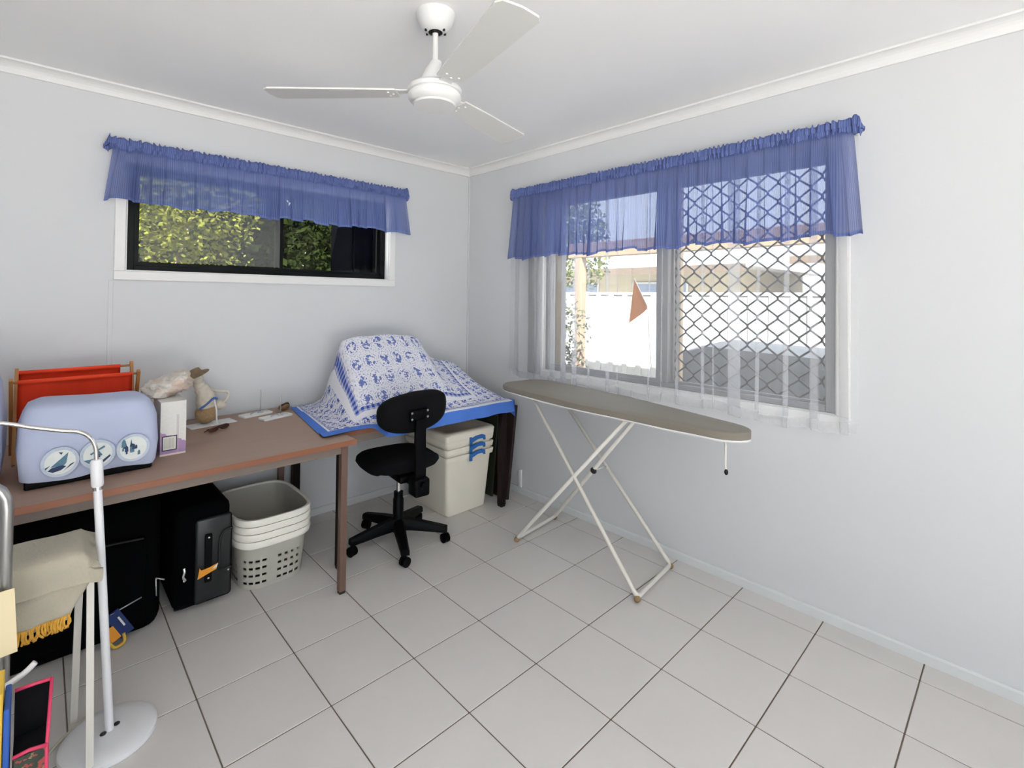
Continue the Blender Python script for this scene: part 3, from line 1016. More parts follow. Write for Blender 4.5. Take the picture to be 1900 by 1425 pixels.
obj('tilt_mechanism', bbox(-0.07, 0.07, -0.16, 0.06, 0.385, 0.425, 0.012, 3), M['black_plastic'], ch, True)
# seat: cushion with rounded outline
def seat_outline(hw, hd, n=44, p=3.2):
    o_ = []
    for k in range(n):
        t = 2 * PI * k / n
        c, s = math.cos(t), math.sin(t)
        o_.append((hw * math.copysign(abs(c) ** (2 / p), c), hd * math.copysign(abs(s) ** (2 / p), s)))
    return o_
bm = BM()
rings = []
for (z, k) in ((0.418, 0.62), (0.425, 0.80), (0.440, 0.94), (0.460, 1.0), (0.478, 0.985), (0.490, 0.92), (0.496, 0.72), (0.494, 0.40)):
    rings.append([(x * k, y * k + 0.02, z + (0.012 if y < -0.12 else 0) * k) for x, y in seat_outline(0.215, 0.205)])
loft(bm, rings, (True, True)); obj('seat', bm, M['black_fabric'], ch, True, autosmooth=60)
# back bar: from under the seat up behind the backrest
bm = BM()
bar = catmull([(0, -0.10, 0.400), (0, -0.20, 0.400), (0, -0.245, 0.430), (0, -0.252, 0.520), (0, -0.246, 0.640), (0, -0.250, 0.745)], 6)
rings = []
for i_, q in enumerate(bar):
    d = (bar[min(i_ + 1, len(bar) - 1)] - bar[max(i_ - 1, 0)]).normalized()
    nn = Vector((1, 0, 0)).cross(d)
    rings.append([tuple(q + Vector((sx * 0.030, 0, 0)) + nn * (sy * 0.010)) for (sx, sy) in ((-1, -1), (1, -1), (1, 1), (-1, 1))])
loft(bm, rings, (True, True)); obj('back_bar', bm, M['black_plastic'], ch)
obj('adjuster_housing', bbox(-0.045, 0.045, -0.285, -0.20, 0.345, 0.440, 0.014, 3), M['black_plastic'], ch, True)
bm = BM(); tube(bm, [(0, -0.285, 0.41), (0, -0.310, 0.41)], 0.020, 12); obj('adjuster_knob', bm, M['black_plastic'], ch, True, autosmooth=40)
# backrest, slightly curved pad, tipped a little to the side
MB_ = Matrix.Translation((-0.005, -0.205, 0.778)) @ Matrix.Rotation(math.radians(-4), 4, 'Y') @ Matrix.Rotation(math.radians(6), 4, 'X')
bm = BM()
rings = []
for (d, k) in ((-0.030, 0.80), (-0.026, 0.93), (-0.012, 1.0), (0.010, 1.0), (0.026, 0.95), (0.034, 0.75), (0.036, 0.4)):
    rr = []
    for x, z in seat_outline(0.205, 0.110, 44, 2.9):
        z *= 1.0 - 0.10 * (abs(x) / 0.205)
        p_ = MB_ @ Vector((x * k, d + 0.9 * (x * k) ** 2, z * k))
        rr.append(tuple(p_))
    rings.append(rr)
loft(bm, rings[::-1], (True, True)); bk = obj('backrest', bm, M['black_fabric'], ch, True, autosmooth=60)
bm = bbox(-0.055, 0.055, -0.046, -0.024, -0.040, 0.022, 0.008, 2, MB_); bp = obj('bracket_plate', bm, M['black_plastic'], bk, True, autosmooth=40)
for (x, z) in ((-0.046, 0.012), (-0.046, -0.022), (0.046, 0.012), (0.046, -0.022)):
    bm = BM(); ell(bm, (0, 0, 0), (0.0065, 0.004, 0.0065), 10, 6, MB_ @ Matrix.Translation((x, -0.047, z)))
    obj('bolt', bm, M['alu'], bp, True)

# ================================================================== STORAGE TUBS (nested)
def tub(name, label, loc, z, lid, cat='storage tub'):
    root = thing(name, label, cat, (loc[0], loc[1], z), 0, 'nested cream tubs under the corner desk')
    W0, D0, W1_, D1_, H = 0.162, 0.200, 0.190, 0.228, 0.385
    t = 0.0018
    outer, rings = [], []
    def ring(k, zz, off=0.0, r=0.026):
        hw = W0 + (W1_ - W0) * k + off; hd = D0 + (D1_ - D0) * k + off
        return [(x, y, zz) for x, y in rrect(-hw, hw, -hd, hd, r, 5)]
    bm = BM()
    rings = [ring(0, 0.0, -0.004), ring(0.0, 0.003), ring(1, H), ring(1, H, -t), ring(0.02, 0.004, -t), ring(0.02, 0.004, -0.06)]
    loft(bm, rings, (True, True)); obj('body', bm, M['cream_plastic'], root, True, autosmooth=45)
    bm = BM()
    rr_ = [ring(1, H - 0.030, 0.001), ring(1, H - 0.032, 0.010), ring(1, H - 0.004, 0.014), ring(1, H + 0.001, 0.011), ring(1, H + 0.001, -0.002)]
    loft(bm, rr_, (False, False)); obj('rim', bm, M['cream_plastic'], root, True, autosmooth=45)
    # blue grip on the front: slanting band with a tab at its left end
    bm = BM()
    yf = -(D1_ + 0.0145)
    Mg = Matrix.Translation((0.045, yf, H - 0.012)) @ Matrix.Rotation(PI / 2, 4, 'X') @ Matrix.Diagonal((1.3, 1.15, 1, 1))
    prism(bm, [(-0.050, -0.030), (-0.036, -0.030), (-0.036, -0.012), (0.0, 0.001), (0.036, 0.000), (0.040, -0.010), (0.050, -0.010), (0.048, 0.014), (0.030, 0.022), (-0.010, 0.020), (-0.038, 0.010), (-0.040, 0.018), (-0.050, 0.018)], 0.0, 0.010, Mg)
    obj('handle', bm, M['blue_plastic'], root, label='blue plastic grip')
    if lid:
        bm = BM()
        loft(bm, [ring(1, H + 0.0015, 0.014), ring(1, H + 0.040, 0.018), ring(1, H + 0.052, 0.008), ring(1, H + 0.054, -0.03), ring(1, H + 0.044, -0.04)], (True, True))
        obj('lid', bm, M['cream_plastic'], root, True, autosmooth=50)
    return root
tc = (-0.478, -0.388)
tub('storage_tub', 'cream plastic tub at the bottom of the nested stack, its tall side bare', tc, 0.0, False)
tub('storage_tub', 'cream plastic tub in the middle of the nested stack, only its rim showing', tc, 0.048, False)
tub('storage_tub', 'lidded cream plastic tub on top of the nested stack', tc, 0.096, True)

# ================================================================== LAUNDRY BASKETS (nested)
def basket(label, loc, z, holes, rz=0.0):
    root = thing('laundry_basket', label, 'laundry basket', (loc[0], loc[1], z), rz, 'nested laundry baskets under the desk')
    H = 0.236
    hw0, hd0, hw1, hd1 = 0.150, 0.205, 0.172, 0.235
    def ring(k, zz, off=0.0, n=64, p=4.0):
        hw = hw0 + (hw1 - hw0) * k + off; hd = hd0 + (hd1 - hd0) * k + off
        o_ = []
        for i in range(n):
            t = 2 * PI * (i + 0.5) / n
            c, s = math.cos(t), math.sin(t)
            o_.append((hw * math.copysign(abs(c) ** (2 / p), c), hd * math.copysign(abs(s) ** (2 / p), s), zz))
        return o_
    # perimeter with evenly spaced points
    def even(ring_, n):
        P_ = [Vector(q) for q in ring_]
        P_.append(P_[0])
        L_ = [0]
        for a, b in zip(P_, P_[1:]): L_.append(L_[-1] + (b - a).length)
        out = []
        j = 0
        for i in range(n):
            t = L_[-1] * i / n
            while L_[j + 1] < t: j += 1
            f_ = (t - L_[j]) / (L_[j + 1] - L_[j])
            out.append(P_[j].lerp(P_[j + 1], f_))
        return out
    n = 132
    zs = [0.0, 0.018] + [v for r in range(4) for v in (0.026 + r * 0.034, 0.042 + r * 0.034)] + [0.185, H]
    zs = sorted(set(zs))
    bm = BM()
    V = []
    for zz in zs:
        V.append([bm.verts.new(q) for q in even(ring(zz / H, zz, n=360), n)])
    for j in range(len(zs) - 1):
        is_hole_row = any(abs(zs[j] - (0.026 + r * 0.034)) < 1e-6 for r in range(4))
        for i in range(n):
            # groups of slots: pattern along the perimeter
            grp = i % 16
            hole = is_hole_row and grp in (1, 2, 4, 5, 7, 8, 10, 11) and holes
            if hole and grp in (1, 2, 4, 5, 7, 8, 10, 11):
                continue
            bm.faces.new((V[j][i], V[j][(i + 1) % n], V[j + 1][(i + 1) % n], V[j + 1][i]))
    # floor of the basket
    bm.faces.new(V[0][::-1])
    bmesh.ops.solidify(bm, geom=bm.faces[:], thickness=0.0028)
    obj('body', bm, M['basket_plastic'], root, True, autosmooth=40)
    bm = BM()
    rr_ = [even(ring(1, H - 0.026, 0.002, 360), n), even(ring(1, H - 0.026, 0.012, 360), n), even(ring(1, H - 0.006, 0.016, 360), n), even(ring(1, H + 0.004, 0.011, 360), n), even(ring(1, H + 0.004, 0.001, 360), n), even(ring(1, H - 0.004, -0.002, 360), n)]
    loft(bm, [[tuple(q) for q in r] for r in rr_]); obj('rim', bm, M['basket_plastic'], root, True, autosmooth=45)
    return root
bc = (-1.683, -0.392)
basket('cream laundry basket at the bottom of the nested pile, square holes showing', bc, 0.0, True)
for k, lab in enumerate(('cream laundry basket second from the floor in the nested pile, rim showing', 'cream laundry basket third from the floor in the nested pile, rim showing', 'cream laundry basket at the top of the nested pile, open and empty')):
    basket(lab, bc, 0.034 * (k + 1), True)

# ================================================================== SUITCASES
sc = thing('suitcase', 'black suitcase with glossy end panel and orange tag beside the laundry baskets', 'suitcase', (-1.996, -0.335, 0))
HS = 0.455
obj('shell', bbox(-0.112, 0.112, -0.245, 0.285, 0.012, HS, 0.035, 4), M['suit_fabric'], sc, True, autosmooth=50)
fr_ = bbox(-0.035, 0.112, -0.262, -0.243, 0.030, HS - 0.055, 0.014, 3)
pn = obj('end_panel', fr_, M['suit_gloss'], sc, True, autosmooth=50)
obj('carry_handle', bbox(0.000, 0.030, -0.276, -0.262, 0.120, 0.330, 0.006, 2), M['black_fabric'], sc, True)
for z in (0.140, 0.318):
    bm = BM(); ell(bm, (0.015, -0.277, z), (0.005, 0.003, 0.005), 10, 6); obj('rivet', bm, M['chrome'], sc, True)
bm = BM(); ell(bm, (0.098, -0.263, 0.145), (0.005, 0.003, 0.008), 10, 6); obj('stud', bm, M['chrome'], sc, True)
bm = BM()
pts = catmull([(0.112, -0.264, 0.330), (0.080, -0.266, 0.325), (0.062, -0.266, 0.290), (0.060, -0.266, 0.20), (0.062, -0.266, 0.155), (0.112, -0.264, 0.155)], 5)
tube(bm, pts, 0.006, 6); obj('piping', bm, M['black_rubber'], sc, True)
bm = BM(); prism(bm, [(-0.028, 0.150), (0.045, 0.172), (0.052, 0.196), (0.020, 0.188), (-0.014, 0.184), (-0.020, 0.196)], 0.0, 0.003, Matrix.Translation((0, -0.278, 0)) @ Matrix.Rotation(PI / 2, 4, 'X'))
obj('baggage_tag', bm, M['orange_tag'], sc, label='orange paper tag')
bm = BM(); prism(bm, [(0.030, 0.180), (0.052, 0.196), (0.046, 0.178)], 0.0, 0.0035, Matrix.Translation((0, -0.2785, 0)) @ Matrix.Rotation(PI / 2, 4, 'X'))
obj('tag_corner', bm, M['paper'], sc)
bm = BM(); tube(bm, catmull([(-0.075, -0.252, 0.205), (-0.073, -0.256, 0.190), (-0.078, -0.256, 0.170), (-0.070, -0.256, 0.155), (-0.076, -0.254, 0.150)], 4), 0.007, 8)
obj('lock', bm, M['chrome'], sc, True)
for (x, y) in ((-0.085, -0.19), (0.085, -0.19), (-0.085, 0.23), (0.085, 0.23)):
    bm = BM(); lathe(bm, [(0, -0.012), (0.016, -0.012), (0.016, 0.012), (0, 0.012)], 14, (0, 0, 0), Matrix.Translation((x, y, 0.016)) @ Matrix.Rotation(PI / 2, 4, 'Y'))
    obj('wheel', bm, M['black_rubber'], sc, True, autosmooth=40)

bg_ = thing('travel_bag', 'large soft black travel bag under the desk with a blue and yellow tag', 'travel bag', (-2.478, -0.340, 0))
bm = bbox(-0.335, 0.325, -0.270, 0.290, 0.002, 0.590, 0.060, 4)
for v_ in bm.verts:
    v_.co.z *= 1.0 - 0.05 * abs(v_.co.x) - (0.06 if v_.co.y < -0.2 and v_.co.z > 0.3 else 0)
    v_.co.y += 0.012 * math.sin(v_.co.x * 14) * math.sin(v_.co.z * 9)
    v_.co.z = max(v_.co.z, 0.001)
obj('body', bm, M['suit_fabric'], bg_, True)
bm = bbox(-0.28, 0.27, -0.292, -0.262, 0.060, 0.400, 0.020, 3); obj('front_pocket', bm, M['suit_fabric'], bg_, True)
bm = BM(); tube(bm, catmull([(-0.26, -0.293, 0.40), (-0.1, -0.296, 0.412), (0.1, -0.296, 0.412), (0.255, -0.293, 0.40)], 6), 0.004, 6); obj('zip', bm, M['black_rubber'], bg_, True)
bm = BM(); tube(bm, [(0.300, -0.285, 0.220), (0.330, -0.290, 0.205)], 0.003, 6); tube(bm, [(0.300, -0.285, 0.220), (0.302, -0.292, 0.150)], 0.003, 6); obj('zip_pull', bm, M['silver'], bg_, True)
# strap with plastic luggage tag
Mt = Matrix.Translation((0.190, -0.300, 0.035)) @ Matrix.Rotation(math.radians(-28), 4, 'Y')
tg = obj('luggage_tag', bbox(-0.004, 0.044, -0.005, 0.002, 0.0, 0.115, 0.002, 1, Mt), M['navy'], bg_, label='navy luggage tag with yellow strap')
obj('tag_card', bbox(-0.030, 0.002, -0.009, -0.005, 0.010, 0.070, 0.002, 1, Mt), M['orange_tag'], tg)
obj('tag_print', bbox(0.026, 0.032, -0.0075, -0.005, 0.040, 0.085, 0.0, 1, Mt), M['paper'], tg)
bm = BM(); tube(bm, catmull([tuple(Mt @ Vector(q)) for q in ((-0.036, -0.007, 0.060), (-0.036, -0.009, 0.020), (-0.030, -0.009, -0.012), (0.0, -0.009, -0.015), (0.012, -0.008, 0.015))], 5), 0.006, 6)
obj('tag_strap', bm, M['yellow'], tg, True)
bm = BM(); tube(bm, [tuple(Mt @ Vector((0.015, -0.004, 0.112))), (0.252, -0.294, 0.165)], 0.0025, 6); obj('tag_loop', bm, M['silver'], tg, True)

# ================================================================== BOARDS LEANING IN THE CORNER
bm = BM(); beam(bm, (-0.135, -0.615, 0.030), (-0.085, -0.615, 0.690), 0.022, 0.028, (0, 1, 0))
bd = obj('leaning_board', bbox(-0.011, 0.011, -0.30, 0.14, 0.0, 0.640, 0.002, 1, Matrix.Translation((-0.160, -0.345, 0.005)) @ Matrix.Rotation(math.radians(7.0), 4, 'Y')), M['board_brown'])
bm.free()
tag(bd, 'dark brown board leaning in the corner beside the desk leg', 'board')
bd2 = obj('leaning_board', bbox(-0.006, 0.006, -0.20, 0.24, 0.0, 0.560, 0.002, 1, Matrix.Translation((-0.198, -0.33, 0.002)) @ Matrix.Rotation(math.radians(5.0), 4, 'Y')), M['board_green'])
tag(bd2, 'dark green thin board leaning between the storage tubs and the brown board', 'board')

# wall conduit near the corner
cd = thing('phone_socket', 'small white vertical cable cover low on the wall beside the ironing board', 'socket', (0, -0.615, 0.045))
obj('cover', bbox(-0.016, -0.0005, -0.012, 0.012, 0.0, 0.125, 0.003, 2), M['white_plastic'], cd)
bm = BM(); tube(bm, [(-0.0175, 0.009, 0.005), (-0.0175, 0.009, 0.118)], 0.0015, 6); obj('lead', bm, M['cable'], cd, True)

# ================================================================== IRONING BOARD
ib = thing('ironing_board', 'ironing board with a plain taupe cover on cream tube legs below the lace window', 'ironing board')
ca_, cb_ = Vector((-0.245, -0.815, 0)), Vector((-0.388, -2.285, 0))
ax = (cb_ - ca_); LB = ax.length; ax.normalize(); sd = Vector((ax.y, -ax.x, 0))   # sd points to -x side
ZT = 0.852
def half(s):
    # half width along the board, s 0..1 (1 = nose)
    w_ = 0.195
    if s < 0.08: return w_ * math.sqrt(max(0.0, 1 - ((0.08 - s) / 0.08) ** 2 * 0.75))
    if s < 0.50: return w_
    k = (s - 0.50) / 0.50
    base_ = w_ * (1 - k) + 0.085 * k
    if s > 0.93: base_ *= math.sqrt(max(0.02, 1 - ((s - 0.93) / 0.07) ** 2))
    return base_
ss = [0, 0.01, 0.03, 0.06, 0.10, 0.2, 0.3, 0.4, 0.5, 0.6, 0.7, 0.8, 0.88, 0.93, 0.955, 0.975, 0.99, 1.0]
def board_ring(z, k, sag=0.0):
    L_, R_ = [], []
    for s in ss:
        h = half(s) * k + (0 if k >= 1 else 0)
        c = ca_ + ax * (LB * (0.5 + (s - 0.5) * (0.985 + 0.015 * k)))
        zz = z + sag * math.sin(s * 31) * 0.6 + sag * math.sin(s * 12 + 1)
        L_.append(tuple(c - sd * h + Vector((0, 0, zz)))); R_.append(tuple(c + sd * h + Vector((0, 0, zz))))
    return L_ + R_[::-1]
bm = BM()
loft(bm, [board_ring(ZT - 0.030, 0.93, 0.0025), board_ring(ZT - 0.032, 0.985, 0.0025), board_ring(ZT - 0.012, 1.0), board_ring(ZT - 0.003, 0.985), board_ring(ZT, 0.94), board_ring(ZT, 0.5)], (True, True))
obj('padded_cover', bm, M['board_cover'], ib, True, autosmooth=50, label='taupe padded cover')
bm = BM()
loft(bm, [board_ring(ZT - 0.0400, 0.90, 0.003), board_ring(ZT - 0.0400, 0.975, 0.003), board_ring(ZT - 0.0315, 0.99, 0.002), board_ring(ZT - 0.0315, 0.90, 0.002)], (True, True))
obj('cover_lining', bm, M['paper'], ib, True)
zl = ZT - 0.045
r_ = 0.0105
# long U frame: feet at the near end of the room, tops under the square end
A1, A2 = Vector((-0.500, -1.842, 0.020)), Vector((-0.120, -1.806, 0.020))
tA1, tA2 = Vector((-0.440, -1.130, zl)), Vector((-0.170, -1.090, zl))
bm = BM()
def ucurve(t1, f1, f2, t2, rad=0.03):
    d1 = (t1 - f1).normalized(); d2 = (t2 - f2).normalized(); e = (f2 - f1).normalized()
    pts = [t1]
    for (c, din, dout) in ((f1, d1, e), (f2, -e, d2)):
        p0, p2 = c + din * rad, c + dout * rad
        for k in range(6):
            t = k / 5
            pts.append((1 - t) ** 2 * p0 + 2 * t * (1 - t) * c + t * t * p2)
    pts.append(t2)
    return pts
tube(bm, ucurve(tA1, A1, A2, tA2), r_, 10)
obj('leg_frame', bm, M['enamel_white'], ib, True)
B1, B2 = Vector((-0.520, -1.085, 0.020)), Vector((-0.140, -1.045, 0.020))
tB1, tB2 = Vector((-0.425, -1.735, zl)), Vector((-0.375, -1.755, zl))
B1b, B2b = B1, B2
bm = BM(); tube(bm, ucurve(tB1, B1b, B2b, tB2), r_, 10)
obj('leg_frame', bm, M['enamel_white'], ib, True)
bm = BM(); tube(bm, [tA1 + Vector((0, 0, 0.004)), tA2 + Vector((0, 0, 0.004))], 0.006, 8); obj('cross_rail', bm, M['enamel_white'], ib, True)
bm = BM(); tube(bm, [tB1 + Vector((-0.03, 0, 0.004)), tB2 + Vector((0.03, 0, 0.004))], 0.006, 8); obj('cross_rail', bm, M['enamel_white'], ib, True)
for f in (A1, A2, B1, B2):
    bm = BM(); ell(bm, (f.x, f.y, 0.0145), (0.017, 0.015, 0.0145), 12, 8); obj('rubber_foot', bm, M['rubber_tan'], ib, True)
bm = BM(); ell(bm, (-0.272, -1.430, 0.440), (0.012, 0.020, 0.018), 12, 8); obj('pivot_cap', bm, M['black_rubber'], ib, True)
bm = BM(); tube(bm, [(-0.272, -1.430, 0.440), (-0.147, -1.430, 0.436)], 0.005, 8); obj('pivot_axle', bm, M['enamel_white'], ib, True)
bm = BM(); tube(bm, [(-0.395, -2.180, zl + 0.004), (-0.440, -2.205, zl - 0.002), (-0.452, -2.215, zl - 0.012), (-0.455, -2.215, zl - 0.100), (-0.462, -2.221, zl - 0.112)], 0.0045, 8)
lv = obj('height_lever', bm, M['enamel_white'], ib, True)
bm = BM(); ell(bm, (-0.463, -2.222, zl - 0.118), (0.008, 0.008, 0.012), 10, 8); obj('lever_tip', bm, M['black_rubber'], lv, True)
bm = BM(); ell(bm, (-0.405, -2.170, zl - 0.004), (0.035, 0.045, 0.012), 12, 8); obj('lever_guide', bm, M['paper'], ib, True)

# ================================================================== ON THE LONG DESK
ZD = 0.7205
def puff_cover(name, label, cx, cy, rz, hx, hy, H, lean=0.0):
    root = thing(name, label, 'appliance cover', (cx, cy, ZD), rz)
    bm = BM()
    rings = []
    for (z, k, r) in ((0.022, 0.97, 0.03), (0.03, 1.0, 0.035), (0.10, 1.015, 0.04), (0.20, 1.0, 0.05), (H - 0.045, 0.97, 0.06), (H - 0.015, 0.92, 0.06), (H, 0.78, 0.05), (H + 0.004, 0.4, 0.03)):
        rr_ = rrect(-hx * k, hx * k, -hy * k, hy * k, r, 6)
        q = []
        n_ = len(rr_)
        rr2 = []
        for i in range(n_):
            a = Vector(rr_[i]); b = Vector(rr_[(i + 1) % n_])
            steps = max(1, int((b - a).length / 0.03))
            for s in range(steps):
                rr2.append(a.lerp(b, s / steps))
        for pnt in rr2:
            wob = 0.003 * math.sin(pnt.x * 55 + z * 30) * math.sin(z * 28 + pnt.y * 22)
            bulge = 0.010 * math.sin(PI * z / H)
            d = Vector((pnt.x, pnt.y)).normalized() if pnt.length > 0 else Vector((0, 0))
            zz = z - (0.012 * math.sin(pnt.x * 7 + 1.0) if z > 0.2 else 0) + (0.006 * math.sin(pnt.x * 24) if z < 0.025 else 0)
            q.append((pnt.x + d.x * (wob + bulge), pnt.y + d.y * (wob + bulge) + lean * z, zz))
        rings.append(q)
    m_ = min(len(r) for r in rings)
    # equalise counts
    def resample(r, n):
        P_ = [Vector(q) for q in r]; P_.append(P_[0])
        L_ = [0]
        for a, b in zip(P_, P_[1:]): L_.append(L_[-1] + (b - a).length)
        out, j = [], 0
        for i in range(n):
            t = L_[-1] * i / n
            while L_[j + 1] < t: j += 1
            out.append(tuple(P_[j].lerp(P_[j + 1], (t - L_[j]) / max(1e-9, L_[j + 1] - L_[j]))))
        return out
    rings = [resample(r, 72) for r in rings]
    loft(bm, rings, (False, True))
    body = obj('fabric_cover', bm, M['blue_quilt'], root, True)
    obj('machine_base', bbox(-hx * 0.95, hx * 0.95, -hy * 0.92, hy * 0.92, 0.0, 0.03, 0.004, 1), M['black_plastic'], root)
    return root, body
cov, body = puff_cover('sewing_machine_cover', 'pale blue fabric machine cover with three round picture patches', -2.402, -0.652, math.radians(1), 0.190, 0.122, 0.285, -0.02)
# three round picture patches on the front
yf = -0.1405
def disc(cx, cz, r, y, nm, mat, par, n=28, r0=0.0):
    bm = BM()
    Mx = Matrix.Translation((cx, y, cz)) @ Matrix.Rotation(PI / 2, 4, 'X')
    if r0 > 0:
        pa = [(r * math.cos(2 * PI * k / n), r * math.sin(2 * PI * k / n)) for k in range(n)]
        pb = [(r0 * math.cos(2 * PI * k / n), r0 * math.sin(2 * PI * k / n)) for k in range(n)]
        loft(bm, [[tuple(Mx @ Vector((p[0], p[1], h))) for p in q] for (q, h) in ((pb, 0.0), (pb, 0.0015), (pa, 0.0015), (pa, 0.0))])
    else:
        prism(bm, [(r * math.cos(2 * PI * k / n), r * math.sin(2 * PI * k / n)) for k in range(n)], 0.0, 0.0015, Mx)
    return obj(nm, bm, mat, par)
def flat(poly, cx, cz, y, nm, mat, par):
    bm = BM()
    prism(bm, [(p[0] * 1.15, p[1] * 1.15) for p in poly], 0.0, 0.0012, Matrix.Translation((cx, y, cz)) @ Matrix.Rotation(PI / 2, 4, 'X'))
    return obj(nm, bm, mat, par)
rp = random.Random(11)
for idx, (px, pz) in enumerate(((-0.090, 0.088), (0.012, 0.094), (0.116, 0.096))):
    yb_ = yf - 0.004
    pt = disc(px, pz, 0.0510, yb_, 'picture_patch', M['print_ring'], cov)
    pt['label'] = ('round patch with a sailing ship', 'round patch with a windmill over water', 'round patch with a village scene')[idx]
    disc(px, pz, 0.0415, yb_ - 0.0014, 'patch_ground', M['print_white'], pt)
    y_ = yb_ - 0.0030
    if idx == 0:
        flat([(-0.022, -0.012), (0.018, 0.026), (0.014, -0.004), (0.008, -0.012)], px, pz, y_, 'sail', M['print_teal'], pt)
        flat([(-0.028, -0.022), (-0.020, -0.014), (0.004, -0.010), (0.014, -0.014), (0.002, -0.024), (-0.016, -0.028)], px, pz, y_ - 0.0008, 'hull', M['print_navy'], pt)
        flat([(0.002, 0.022), (0.006, 0.028), (-0.004, 0.030)], px, pz, y_, 'pennant', M['print_navy'], pt)
        flat([(-0.034, -0.012), (-0.022, -0.006), (-0.026, -0.010), (-0.033, -0.017)], px, pz, y_, 'wave', M['print_navy'], pt)
        flat([(0.010, -0.026), (0.030, -0.010), (0.033, -0.006), (0.024, -0.010), (0.006, -0.030)], px, pz, y_, 'wave', M['print_navy'], pt)
    elif idx == 1:
        flat([(-0.034, -0.014), (-0.004, -0.012), (0.002, -0.020), (-0.022, -0.026)], px, pz, y_, 'water', M['print_teal'], pt)
        flat([(-0.010, -0.010), (-0.004, 0.012), (0.002, 0.012), (0.006, -0.010)], px, pz, y_, 'mill_tower', M['print_navy'], pt)
        for a in (30, 120, 210, 300):
            c_, s_ = math.cos(math.radians(a)), math.sin(math.radians(a))
            flat([(-0.001 - 0.002 * s_, 0.012 + 0.002 * c_), (-0.001 + 0.020 * c_ - 0.003 * s_, 0.012 + 0.020 * s_ + 0.003 * c_), (-0.001 + 0.020 * c_ + 0.003 * s_, 0.012 + 0.020 * s_ - 0.003 * c_), (-0.001 + 0.002 * s_, 0.012 - 0.002 * c_)], px, pz, y_ - 0.0008, 'mill_sail', M['print_teal'], pt)
        flat([(0.010, -0.022), (0.030, -0.006), (0.032, -0.011), (0.014, -0.028)], px, pz, y_, 'bank', M['print_navy'], pt)
    else:
        for k in range(11):
            x_ = rp.uniform(-0.028, 0.026); z_ = rp.uniform(-0.022, 0.016); s_ = rp.uniform(0.004, 0.010)
            flat([(x_ - s_ * 0.6, z_ - s_), (x_ + s_ * 0.6, z_ - s_ * 0.8), (x_ + s_ * 0.5, z_ + s_), (x_, z_ + s_ * 1.7), (x_ - s_ * 0.5, z_ + s_ * 0.8)], px, pz, y_ - 0.0002 * k, 'house', M['print_teal'] if k % 2 else M['print_navy'], pt)
        flat([(-0.010, 0.006), (-0.004, 0.006), (-0.006, 0.030)], px, pz, y_ - 0.003, 'spire', M['print_navy'], pt)
cov2, body2 = puff_cover('sewing_machine_cover', 'plain pale blue padded cover beside the red canvas bag', -2.800, -0.560, 0.0, 0.155, 0.120, 0.400, 0.0)

# red knitting bag on a folding wooden frame
kb = thing('knitting_bag', 'red canvas knitting bag on a folding wooden frame', 'knitting bag', (-2.425, -0.325, ZD + 0.005))
for sx in (-1, 1):
    xx = 0.191 * sx
    bm = BM(); beam(bm, (xx, -0.095, 0.0), (xx, 0.075, 0.350), 0.012, 0.020, (0, 1, 0)); obj('frame_leg', bm, M['wood_honey'], kb)
    xx2 = xx + 0.0125 * sx
    bm = BM(); beam(bm, (xx2, 0.095, 0.0), (xx2, -0.060, 0.325), 0.012, 0.020, (0, 1, 0)); obj('frame_leg', bm, M['wood_honey'], kb)
bm = BM(); tube(bm, [(-0.190, 0.068, 0.335), (0.190, 0.068, 0.335)], 0.005, 8); obj('dowel', bm, M['wood_honey'], kb, True)
bm = BM(); tube(bm, [(-0.200, -0.053, 0.312), (0.200, -0.053, 0.312)], 0.005, 8); obj('dowel', bm, M['wood_honey'], kb, True)
def bagside(yt, zt_, sgn, wl, wr):
    bm = BM()
    def f_(u, v):
        x = -wl + (wl + wr) * u
        y = yt * (v ** 0.7) + sgn * 0.040 * math.sin(PI * v) * 0.5 + 0.002 * math.sin(u * 30)
        z = 0.05 + (zt_ - 0.05) * v + 0.003 * math.sin(u * 9)
        return (x, y, z)
    grid(bm, 24, 12, f_)
    bmesh.ops.solidify(bm, geom=bm.faces[:], thickness=0.002)
    return bm
bm = bagside(0.066, 0.335, 1, 0.185, 0.150); tube(bm, [(-0.185, 0.068, 0.335), (0.150, 0.068, 0.335)], 0.0085, 10); obj('canvas_side', bm, M['red_cloth'], kb, True)
bm = bagside(-0.055, 0.312, -1, 0.185, 0.180); tube(bm, [(-0.185, -0.053, 0.312), (0.180, -0.053, 0.312)], 0.0085, 10); obj('canvas_side', bm, M['red_cloth'], kb, True)

# printed carton with a crumpled bag on it
cb = thing('printed_carton', 'grey and purple printed carton with a barcode beside the blue cover', 'carton', (-2.130, -0.560, ZD), math.radians(0))
bm = BM()
def quad_uv(bm, p, uvs):
    lay = bm.loops.layers.uv.verify()
    vs = [bm.verts.new(q) for q in p]
    f_ = bm.faces.new(vs)
    for lp, u_ in zip(f_.loops, uvs): lp[lay].uv = u_
hx, hy, hh = 0.046, 0.082, 0.222
UV4 = ((0, 0), (1, 0), (1, 1), (0, 1))
quad_uv(bm, ((-hx, -hy, 0), (hx, -hy, 0), (hx, -hy, hh), (-hx, -hy, hh)), UV4)
quad_uv(bm, ((hx, -hy, 0), (hx, hy, 0), (hx, hy, hh), (hx, -hy, hh)), UV4)
quad_uv(bm, ((hx, hy, 0), (-hx, hy, 0), (-hx, hy, hh), (hx, hy, hh)), UV4)
quad_uv(bm, ((-hx, hy, 0), (-hx, -hy, 0), (-hx, -hy, hh), (-hx, hy, hh)), UV4)
quad_uv(bm, ((-hx, -hy, hh), (hx, -hy, hh), (hx, hy, hh), (-hx, hy, hh)), ((0, .9), (1, .9), (1, 1), (0, 1)))
